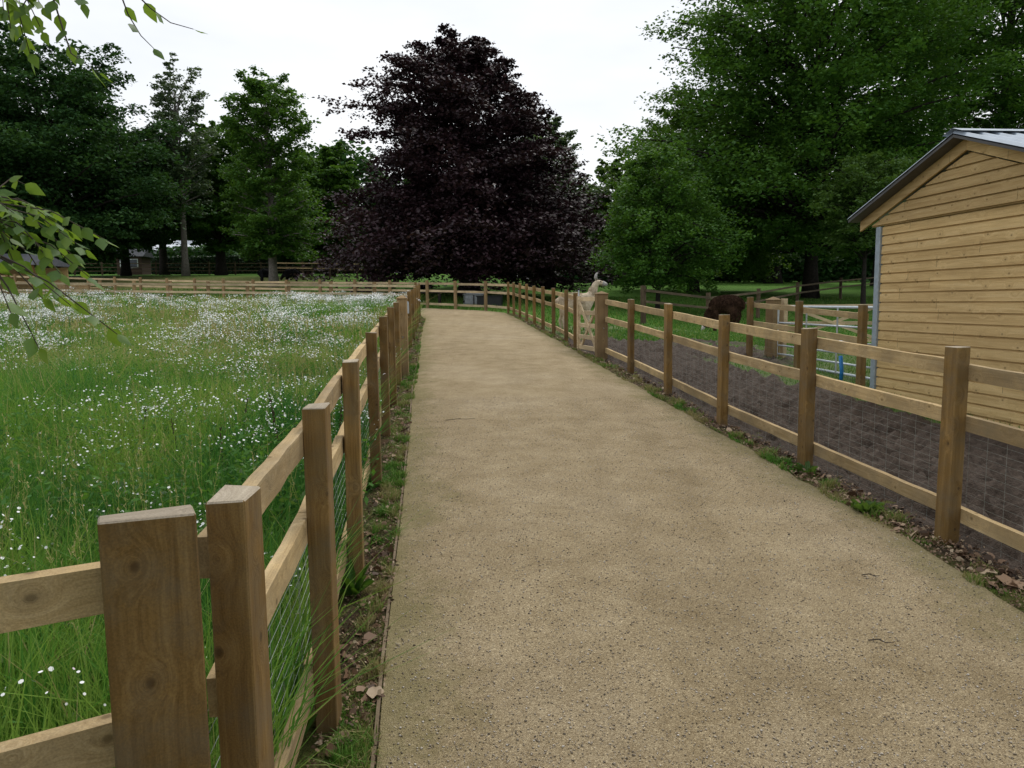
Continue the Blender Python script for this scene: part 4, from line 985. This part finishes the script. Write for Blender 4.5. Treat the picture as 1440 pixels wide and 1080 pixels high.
def verge():
    X, Y, Hh = [], [], []
    y = rng.uniform(.8, 26, 42000)**1.; y = .8 + (y-.8)*rng.uniform(.15,1,len(y)); t = rng.uniform(-.08,1.25,len(y)); x = xLF(y)+.05 + (xL(y)-xLF(y)-.05)*t
    k = (fbm(x*5, y*5, 4, 61) > .38 + .25*smooth((t-1)/.2)) & ((t < 1) | (y > 9)); X.append(x[k]); Y.append(y[k])
    y = rng.uniform(1.5, 27, 36000); y = 1.5+(y-1.5)*rng.uniform(.2,1,len(y)); t = rng.uniform(-.25,1,len(y)); x = xR(y) + (xRF(y)-xR(y)-.03)*t
    k = fbm(x*4, y*4, 4, 62) > .46+.2*smooth(-t/.25) + .12*smooth((5.2-y)/1.2); X.append(x[k]); Y.append(y[k])
    X = np.concatenate(X); Y = np.concatenate(Y); n_ = len(X)
    tuft = smooth((fbm(X*9, Y*9, 2, 63)-.55)/.15)
    Hh = (.018+.05*tuft)*rng.uniform(.5,1.5,n_)
    tn = np.clip(fbm(X*3,Y*3,3,64)*1.5-.1+rng.uniform(-.05,.4,n_), 0, .97)
    zz = terrain(X,Y)+.004+np.where((X > xL(np.minimum(Y,26.9))) & (X < xR(np.minimum(Y,26.9))), .025, 0)
    tag(blades('verge_grass', X, Y, Hh, np.full(n_,.004)*(1+Y*.12), M['lawnblade'], tn, .8, zz), 'mossy grass tufts along both edges of the gravel path', 'grass', kind='stuff')
    # dead leaves
    y = .8+24*rng.uniform(0,1,3000)**1.5; t = rng.uniform(-.2,1.02,len(y)); x = xLF(y)+(xL(y)-xLF(y))*t
    y2 = 2+22*rng.uniform(0,1,5200)**1.7; t2 = rng.beta(1.6,1.6,len(y2))*1.45-.05; x2 = xR(y2)+.02+(xRF(y2)-xR(y2))*t2
    x = np.concatenate([x,x2]); y = np.concatenate([y,y2]); y3 = .8+24*rng.uniform(0,1,16000)**1.5; t3 = rng.uniform(-.2,1.03,len(y3)); x3 = xLF(y3)+(xL(y3)-xLF(y3))*t3; y4 = 2+22*rng.uniform(0,1,16000)**1.5; t4 = rng.beta(1.3,1.3,len(y4))*1.5-.08; x4 = xR(y4)+(xRF(y4)-xR(y4))*t4
    nb = len(x); x = np.concatenate([x,x3,x4]); y = np.concatenate([y,y3,y4]); P_ = np.stack([x,y,terrain(x,y)+rng.uniform(.008,.032,len(x))],1)
    cup = OV.copy(); cup[:,2] = [0,.10,.14,.08,-.08,.10,.02,.12]
    o = leaves('leaf_litter', P_, np.where(np.arange(len(x)) < nb, np.clip(rng.gamma(2.2,.0105,len(x)),.008,.07), rng.uniform(.005,.018,len(x))), M['litter'], None, .3, cup, .5)
    tag(o, 'brown dead leaves and debris lying between the fences and the path edges', 'leaves', kind='stuff')
verge()
# bigger fallen leaves one can point at
def big_leaf(x, y, s, rz, tintv, label, tilt):
    sh = np.array([(0,0,0),(.15,.3,.05),(.4,.5,.02),(.55,.38,.08),(.8,.42,.12),(1,.1,.02),(.95,-.15,.1),(.7,-.42,.13),(.5,-.35,.05),(.3,-.5,.02),(.1,-.28,.06),(.5,0,-.02)])
    V = sh*s; F = np.array([(i,(i+1)%11,11) for i in range(11)])
    o = mesh_np('fallen_leaf', V, F, M['litter'], attrs={'tint': np.full(12, tintv)}, loc=(x,y,tz(x,y)+.035)); o.rotation_euler = (tilt,.12,rz); tag(o, label, 'leaf')
big_leaf(2.56,3.72,.15,.6,.72,'large orange brown dead leaf beneath the right fence near the frame edge',.2)
big_leaf(2.62,3.42,.12,2.1,.6,'crumpled brown dead leaf closest to the bottom right edge beside the path',-.3)
big_leaf(2.48,4.62,.10,1.2,.82,'pale curled dead leaf left of the nearest right hand post',.25)
big_leaf(.97,3.35,.05,1.2,1.,'small pale leaf lying alone in the middle of the gravel',.05)
big_leaf(-.58,2.72,.07,.3,.9,'grey dead leaf beside the second large post on the left verge',.2)
# fallen twigs on the gravel
tw = [(-.72,7.9,.32,.2,'longest thin twig reaching onto the gravel from the left verge'),(1.55,3.1,.10,-.4,'dark twig on the gravel near the bottom right'),(1.85,3.8,.09,-.3,'small twig near the mossy right path edge')]
for x, y, l, rz, lb in tw:
    m = MB(); m.tube([(0,0,0),(l*.4,.012,.006),(l*.7,-.008,.004),(l,.01,.002)], [.003,.0028,.0022,.0012], 5); m.tube([(l*.4,.012,.006),(l*.55,.05*l*4,.006)], [.002,.001], 4)
    tag(m.build('fallen_twig', M['bark'], None, (x,y,tz(x,y)+.052), (0,0,rz)), lb, 'twig')
# loose grit on the near gravel
def grit():
    y = 1.9+7.5*rng.uniform(0,1,60000)**1.6; x = xL(y)+.03+(xR(y)-xL(y)-.06)*rng.uniform(0,1,len(y)); k = x < y*.8; x, y = x[k], y[k]; n_ = len(x)
    z = terrain(x,y)+.03+.02*np.sin(PI*(x-xL(y))/(xR(y)-xL(y)))
    z += .014*(fbm(x*1.3,y*1.3,3,2)-.5)
    yb = rng.uniform(3, 24, 260); xb = xL(yb)+.1+(xR(yb)-xL(yb)-.2)*rng.uniform(0,1,260); zb = terrain(xb,yb)+.045
    ng = len(x); x = np.concatenate([x,xb]); y = np.concatenate([y,yb]); z = np.concatenate([z,zb]); n_ = len(x)
    O6 = np.array([(1,0,0),(0,1,0),(-1,0,0),(0,-1,0),(0,0,1),(0,0,-1.)])
    s = np.where(np.arange(n_) < ng, np.clip(rng.gamma(3,.0009,n_),.0012,.0065), rng.uniform(.003,.010,n_)); V = O6[None]*rng.uniform(.5,1.2,(n_,6,1))*s[:,None,None]; V[:,:,2] *= .7
    az = rng.uniform(0,6.28,n_); c_, s2 = np.cos(az)[:,None], np.sin(az)[:,None]; V = np.stack([V[:,:,0]*c_-V[:,:,1]*s2, V[:,:,0]*s2+V[:,:,1]*c_, V[:,:,2]], 2)
    V += np.stack([x,y,z],1)[:,None,:]; i = np.arange(n_)[:,None]*6
    F = np.concatenate([i+np.array([f]) for f in ((0,1,4),(1,2,4),(2,3,4),(3,0,4),(1,0,5),(2,1,5),(3,2,5),(0,3,5))])
    m, n, b = mat_base('grit_stone', .9, .2); at = n.nodes.new("ShaderNodeAttribute"); at.attribute_name = 'tint'
    n.links.new(ramp(n, [(0,(.09,.075,.06)),(.3,(.25,.205,.15)),(.7,(.38,.325,.25)),(1,(.56,.52,.47))], at.outputs['Fac']), b.inputs['Base Color'])
    tag(mesh_np('loose_grit', V.reshape(-1,3), F, m, attrs={'tint': np.repeat(np.where(np.arange(n_) < ng, rng.uniform(0,1,n_), rng.uniform(0,.12,n_)),6)}), 'loose small stones of tan and grey lying on the near path surface', 'gravel', kind='stuff')
grit()
# weeds at the feet of the posts
def weed(x, y, r, label, n_=14, mat='lf_light', up=.1):
    root = MB(); R_ = random.Random(int(x*100+y*10)); V = []; F = []; tn = []
    for i in range(n_):
        a_ = R_.uniform(0,6.28); l = r*R_.uniform(.5,1); p = Vector((math.cos(a_)*l*.2, math.sin(a_)*l*.2, .0)); e = Vector((math.cos(a_)*l, math.sin(a_)*l, up*R_.uniform(.3,1))); d_ = (e-p); s_ = Vector((-math.sin(a_), math.cos(a_), 0))
        b0 = len(V)
        for u, v_, w_ in OV: V.append(tuple(p + d_*u + s_*v_*l*.7 + Vector((0,0,.25*l*math.sin(u*PI)+w_*l)))); tn.append(R_.random())
        for f in ((0,1,2,3,4),(0,4,5,6,7)): F.append([b0+q for q in f])
    tn = np.array(tn); o = mesh_np('weed', np.array(V), np.array(F), M[mat], attrs={'tint': tn}, loc=(x,y,tz(x,y)+.01)); tag(o, label, 'plant')
weed(2.41,5.93,.10,'small green weed at the foot of the second post on the right')
weed(2.42,4.95,.12,'bright green low plant among dead leaves left of the nearest right hand post',18)
weed(-.83,3.66,.13,'feathery green weed at the foot of the fourth post on the left',16,'lf_mid',.16)
weed(-1.08,5.5,.10,'little green plant at the base of the fifth left post',12,'lf_mid',.12)
weed(-.78,2.4,.12,'dark green leafy weed behind the bottom rail by the third left post',12,'lf_mid',.2)
weed(-1.6,4.0,.22,'broad leaved dock plant pushing through the grass behind the left netting',16,'lf_light',.35)
weed(-1.32,2.05,.16,'broad leaf plant low in the grass beside the corner post',14,'lf_light',.12)

# ------------------------------------------------------------------ things beyond
m = MB(); X0 = -1.15
tr_ = empty('water_trough', (-.95,33.6,tz(-.95,33.6)), -.1); tag(tr_, 'black water trough in the shade beyond the end fence', 'trough')
m.box((-.55,-.3,0),(.55,-.25,.5)); m.box((-.55,.25,0),(.55,.3,.5)); m.box((-.55,-.25,0),(-.5,.25,.5)); m.box((.5,-.25,0),(.55,.25,.5)); m.box((-.5,-.25,.02),(.5,.25,.06)); m.box((-.6,-.34,.46),(.6,-.3,.5)); m.build('basin', M['dark'], tr_)
m = MB(); m.box((.3,-.24,.3),(.48,.24,.46)); m.build('float_box', M['grey'], tr_)
gb = MB(); gb.box((-.42,-.28,0),(.42,.28,.5)); gb.box((-.46,-.32,.5),(.46,.32,.56)); gb.box((-.3,-.2,.56),(.3,.2,.62))
tag(gb.build('storage_bin', M['grey'], None, (-1.75,34.6,tz(-1.75,34.6)), (0,0,.2), .02), 'grey plastic bin with a lid behind the end fence beside the black trough', 'bin')
lp = empty('low_pole_fence', (-5.2,34.9,tz(-5.2,34.9)), -.15); tag(lp, 'low black pole rail on short posts behind the end fence', 'fence')
m = MB(); m.tube([(0,0,.55),(3.6,0,.62)], .045, 8); m.build('rail', M['barkdark'], lp)
for x in (.2,1.9,3.5): m = MB(); m.box((x-.06,-.06,-.05),(x+.06,.06,.66)); m.build('post', M['barkdark'], lp)
m = MB(); m.bar((3.0,0,.1),(3.6,0,.55),.06,.06); m.build('brace', M['barkdark'], lp)
# buildings at the left
def house(name, label, x, y, w_, d_, h, rh, wall, roof, rz=0, wins=0, cat='house', over=.3):
    z = tz(x,y)-.1; r = empty(name, (x,y,z), rz); tag(r, label, cat)
    m = MB(); m.box((-w_/2,-d_/2,0),(w_/2,d_/2,h)); m.build('wall', M[wall], r)
    m = MB(); a_ = w_/2+over; b2 = d_/2+over
    m.add([(-a_,-b2,h-.02),(a_,-b2,h-.02),(a_,b2,h-.02),(-a_,b2,h-.02),(-a_,0,h+rh),(a_,0,h+rh)], [(0,3,2,1),(0,1,5,4),(2,3,4,5),(0,4,3),(1,2,5)]); m.build('roof', M[roof], r)
    for i in range(wins):
        xx = -w_/2 + w_*(i+.5)/wins; fw = w_/wins*.36
        m = MB(); m.box((xx-fw,-d_/2-.05,h*.38),(xx+fw,-d_/2-.003,h*.86)); f = m.build('window', M['render'], r)
        m = MB(); m.box((xx-fw+.08,-d_/2-.07,h*.42),(xx-.04,-d_/2-.053,h*.82)); m.box((xx+.04,-d_/2-.07,h*.42),(xx+fw-.08,-d_/2-.053,h*.82)); m.build('pane', M['pane'], f)
    return r
house('white_house', 'long low white building with a row of windows behind the hedge', pz(258,88), 88, 5.6, 4, 2.7, .75, 'render', 'palroof', .05, 6)
house('white_house', 'white gabled building right of the slender trunk behind the hedge', pz(284,96), 96, 4.6, 4, 3.2, 1.7, 'render', 'palroof', -.1, 3)
house('garden_hut', 'small brown hut with grey roof and pale door in the left shade', pz(190,76), 76, 2.4, 2.4, 1.85, .9, 'brick', 'slate', .1, 1, 'hut')
fs = empty('field_shelter', (pz(18,44),44,tz(pz(18,44),44))); tag(fs, 'low field shelter with black roof and open front at the far left', 'shelter')
m = MB(); m.add([(-2.6,-2,1.75),(2.5,-2,1.5),(2.5,2,1.55),(-2.6,2,1.8),(-2.6,0,2.35),(2.2,0,2.2)], [(0,1,5,4),(2,3,4,5),(0,4,3),(1,2,5),(0,3,2,1)]); m.build('roof', M['slate'], fs)
m = MB(); m.box((-2.4,1.6,0),(2.3,1.7,1.5)); m.box((-2.4,-1.6,0),(-2.3,1.6,1.5)); m.build('wall', M['clad'], fs)
for x in (-2.3,-.8,.8,2.25): m = MB(); m.box((x-.07,-1.7,-.1),(x+.07,-1.56,1.55)); m.build('post', M['post'], fs)
ht = MB(); ht.box((-1.5,-.5,0),(1.5,.5,.35)); ht.box((-1.35,-.4,.35),(.6,.4,.5))
tag(ht.build('timber_stack', M['rail'], None, (pz(105,42.5)-.3,43.2,tz(-25,43.2)), (0,0,-.3), .02), 'stack of pale sawn timber by the fence at the far left', 'timber')
def hedge(x0, x1, y, h, d_, label, n_=9000):
    z = tz((x0+x1)/2, y); r = empty('clipped_hedge', ((x0+x1)/2, y, z)); tag(r, label, 'hedge')
    m = MB(); m.box(((x0-x1)/2+.2,-d_/2+.2,0),((x1-x0)/2-.2,d_/2-.2,h-.2)); m.build('stems', M['barkdark'], r)
    P_ = np.stack([rng.uniform((x0-x1)/2,(x1-x0)/2,n_), np.where(rng.uniform(0,1,n_)<.6, -d_/2+rng.normal(0,.08,n_), rng.uniform(-d_/2,d_/2,n_)), rng.uniform(.05,h,n_)],1)
    top = rng.uniform(0,1,n_)<.35; P_[top,2] = h+rng.normal(0,.06,top.sum()); leaves('foliage', P_, .22, M['hedge'], r, .2)
hedge(pz(215,80), pz(445,80), 80, 1.75, 1.2, 'long clipped dark hedge in front of the white buildings')

# ------------------------------------------------------------------ animals
def skin(name, nodes, edges, mat, parent=None, loc=(0,0,0), rz=0, sub=2, disp=0):
    me = bpy.data.meshes.new(name); me.from_pydata([n_[0] for n_ in nodes], edges, []); me.update(); me.materials.append(mat)
    o = bpy.data.objects.new(name, me); link(o, parent); o.location = loc; o.rotation_euler = (0,0,rz)
    s = o.modifiers.new('skin', 'SKIN'); s.use_smooth_shade = True
    if not me.skin_vertices: 
        bpy.context.view_layer.objects.active = o
    for i, n_ in enumerate(nodes):
        r = n_[1]; me.skin_vertices[0].data[i].radius = (r, r) if not hasattr(r, '__len__') else r
    me.skin_vertices[0].data[0].use_root = True
    b = o.modifiers.new('sub', 'SUBSURF'); b.levels = sub; b.render_levels = sub
    if disp:
        t = bpy.data.textures.new(name+'_fleece', 'CLOUDS'); t.noise_scale = .07; dm = o.modifiers.new('wool', 'DISPLACE'); dm.texture = t; dm.strength = disp; dm.mid_level = .5
    return o
def fur_mat(name, a_, b2, sc=14, face=None):
    m, n, b = mat_base(name, .95, .1); c = coords(n); v = noise(n, c, sc, 5, .7)
    n.links.new(ramp(n, [(.3,a_),(.7,b2)], v), b.inputs['Base Color']); bump(n, b, v, 1., .03); return m
M['cream_fur'] = fur_mat('cream_fleece', (.42,.33,.22), (.68,.58,.44)); M['brown_fur'] = fur_mat('brown_fleece', (.022,.012,.008), (.075,.040,.025)); M['black_fur'] = fur_mat('black_fleece', (.006,.006,.007), (.02,.02,.022))
M['white_fur'] = fur_mat('white_fleece', (.45,.42,.38), (.68,.64,.58)); M['eye'] = simple('eye', (.01,.008,.006), .15); M['horn'] = simple('hoof', (.03,.025,.02), .7); M['grey_fur'] = fur_mat('grey_fleece', (.24,.23,.22), (.48,.46,.43))
def tufts(parent, P_, D_, l, mat, wd=.02):
    n_ = len(P_); s_ = np.cross(D_, rng.normal(0,1,(n_,3))); s_ /= np.linalg.norm(s_,axis=1)[:,None]; s_ *= wd/2; l_ = l*rng.uniform(.6,1.3,n_)[:,None]
    V = np.stack([P_-s_, P_+s_, P_+D_*l_],1).reshape(-1,3); mesh_np('fleece', V, np.arange(n_*3).reshape(-1,3), M[mat], parent)
def ellipsoid_pts(c, r, n_, down=.7):
    u = rng.normal(0,1,(n_,3)); u /= np.linalg.norm(u,axis=1)[:,None]; P_ = np.array(c)+u*np.array(r)*.96; D_ = u*.55+np.array([0,0,-down])+rng.normal(0,.15,(n_,3)); D_ /= np.linalg.norm(D_,axis=1)[:,None]; return P_, D_
# cream llama: walks to the right behind the path fence, head up, local +X forward
def llama():
    r = empty('llama', (1.72,19.6,tz(1.72,19.6)), .04); r.scale = (.93,.93,.93); tag(r, 'cream llama standing behind the fence by the timber gate with its head up', 'llama')
    nd = [((-.30,0,.90),(.20,.22)), ((-.48,0,.90),(.15,.17)), ((0,0,.90),(.215,.22)), ((.28,0,.92),(.19,.21)), ((.42,0,1.02),(.15,.16)), ((.49,0,1.18),(.115,.125)), ((.53,0,1.33),(.10,.11)), ((.60,0,1.435),(.10,.10)), ((.73,0,1.40),(.072,.068)), ((.81,0,1.37),(.05,.048)),
          ((-.38,.11,.68),(.11,.12)), ((-.40,.12,.46),(.055,.06)), ((-.46,.12,.40),(.045,.045)), ((-.42,.12,.12),(.032,.032)), ((-.39,.12,.03),(.035,.035)),
          ((-.38,-.11,.68),(.11,.12)), ((-.34,-.12,.46),(.055,.06)), ((-.40,-.12,.40),(.045,.045)), ((-.36,-.12,.12),(.032,.032)), ((-.33,-.12,.03),(.035,.035)),
          ((.27,.10,.66),(.085,.09)), ((.28,.11,.38),(.042,.042)), ((.27,.11,.12),(.03,.03)), ((.29,.11,.03),(.034,.034)),
          ((.30,-.10,.66),(.085,.09)), ((.33,-.11,.38),(.042,.042)), ((.32,-.11,.12),(.03,.03)), ((.34,-.11,.03),(.034,.034)), ((-.60,0,.90),(.05,.05)), ((-.64,0,.76),(.04,.04))]
    ed = [(0,1),(0,2),(2,3),(3,4),(4,5),(5,6),(6,7),(7,8),(8,9),(0,10),(10,11),(11,12),(12,13),(13,14),(0,15),(15,16),(16,17),(17,18),(18,19),(3,20),(20,21),(21,22),(22,23),(3,24),(24,25),(25,26),(26,27),(1,28),(28,29)]
    skin('body', nd, ed, M['cream_fur'], r, disp=.015)
    for s in (-1,1):
        m = MB(); m.tube([(.575,s*.045,1.49),(.55,s*.075,1.56),(.56,s*.085,1.64),(.595,s*.08,1.70)], [.028,.036,.026,.005], 8); m.build('ear', M['grey_fur'], r, smooth_=True)
        m = MB(); m.tube([(.685,s*.070,1.445),(.69,s*.094,1.445)], [.022,.016], 8); m.build('eye', M['eye'], r, smooth_=True)
    m = MB(); m.tube([(.74,0,1.395),(.80,0,1.375),(.85,0,1.36),(.885,0,1.355)], [.078,.068,.056,.025], 10); m.build('muzzle', M['grey_fur'], r, smooth_=True)
    P_, D_ = ellipsoid_pts((-.05,0,.92),(.52,.23,.24),2600); P2, D2 = ellipsoid_pts((.47,0,1.12),(.12,.12,.22),700); tufts(r, np.concatenate([P_,P2]), np.concatenate([D_,D2]), .05, 'cream_fur')
llama()
def brown_llama():
    r = empty('llama', (6.72,23.4,tz(6.72,23.4)), 2.75); r.scale = (.9,.86,1.1); tag(r, 'shaggy dark brown llama grazing with its head down in the paddock', 'llama')
    nd = [((-.25,0,.84),(.21,.22)), ((-.46,0,.82),(.17,.18)), ((.05,0,.84),(.22,.22)), ((.32,0,.80),(.18,.2)), ((.46,0,.64),(.13,.14)), ((.58,0,.42),(.095,.1)), ((.66,0,.25),(.08,.08)), ((.72,0,.14),(.055,.055)), ((.76,0,.06),(.035,.035)),
          ((-.33,.14,.55),(.12,.13)), ((-.36,.15,.40),(.06,.06)), ((-.42,.15,.33),(.05,.05)), ((-.37,.15,.03),(.045,.045)),
          ((-.33,-.14,.55),(.12,.13)), ((-.30,-.15,.40),(.06,.06)), ((-.36,-.15,.33),(.05,.05)), ((-.31,-.15,.03),(.045,.045)),
          ((.26,.12,.52),(.10,.11)), ((.27,.12,.3),(.05,.05)), ((.28,.12,.03),(.042,.042)), ((.28,-.12,.52),(.10,.11)), ((.34,-.12,.3),(.05,.05)), ((.36,-.12,.03),(.042,.042)), ((-.60,0,.82),(.07,.07)), ((-.66,0,.66),(.05,.05))]
    ed = [(0,1),(0,2),(2,3),(3,4),(4,5),(5,6),(6,7),(7,8),(0,9),(9,10),(10,11),(11,12),(0,13),(13,14),(14,15),(15,16),(3,17),(17,18),(18,19),(3,20),(20,21),(21,22),(1,23),(23,24)]
    skin('body', nd, ed, M['brown_fur'], r, disp=.02)
    for s in (-1,1):
        m = MB(); m.tube([(.62,s*.05,.32),(.56,s*.09,.34),(.50,s*.10,.33)], [.02,.024,.004], 7); m.build('ear', M['brown_fur'], r, smooth_=True)
    m = MB(); m.tube([(.70,0,.18),(.74,0,.10),(.775,0,.045)], [.066,.058,.035], 9); m.build('muzzle', M['white_fur'], r, smooth_=True)
    P_, D_ = ellipsoid_pts((-.08,0,.84),(.60,.25,.25),5200,1.1); P2, D2 = ellipsoid_pts((-.33,0,.55),(.22,.26,.26),1300,1.3); P3, D3 = ellipsoid_pts((.30,0,.52),(.16,.22,.24),900,1.3); P4, D4 = ellipsoid_pts((.54,0,.46),(.14,.12,.24),600,1.)
    tufts(r, np.concatenate([P_,P2,P3,P4]), np.concatenate([D_,D2,D3,D4]), .10, 'brown_fur', .024)
brown_llama()
def sheep(x, y, rz, label):
    z = tz(x,y); r = empty('sheep', (x,y,z), rz); r.scale = (1.25,1.25,1.2); tag(r, label, 'sheep', 'black sheep grazing beyond the meadow')
    nd = [((0,0,.52),(.25,.25)), ((-.30,0,.52),(.21,.22)), ((.28,0,.50),(.2,.21)), ((.44,0,.40),(.11,.11)), ((.54,0,.24),(.085,.085)), ((.60,0,.12),(.055,.055)),
          ((-.28,.12,.3),(.07,.07)), ((-.30,.12,.04),(.035,.035)), ((-.28,-.12,.3),(.07,.07)), ((-.26,-.12,.04),(.035,.035)), ((.24,.11,.28),(.065,.065)), ((.24,.11,.04),(.033,.033)), ((.24,-.11,.28),(.065,.065)), ((.28,-.11,.04),(.033,.033)), ((-.50,0,.48),(.05,.05))]
    ed = [(0,1),(0,2),(2,3),(3,4),(4,5),(1,6),(6,7),(1,8),(8,9),(2,10),(10,11),(2,12),(12,13),(1,14)]
    skin('body', nd, ed, M['black_fur'], r, disp=.04)
    for s in (-1,1): m = MB(); m.tube([(.50,s*.06,.32),(.47,s*.13,.30),(.45,s*.16,.27)], [.02,.022,.005], 6); m.build('ear', M['black_fur'], r, smooth_=True)
    P_, D_ = ellipsoid_pts((-.03,0,.53),(.48,.26,.26),1500); tufts(r, P_, D_, .05, 'black_fur', .02)
sheep(pz(376,51), 51, .5, 'black sheep left of the pale trunk beyond the meadow, seen end on')
sheep(pz(410,51), 51, 3.1, 'black sheep right of the pale trunk beyond the meadow, seen side on')
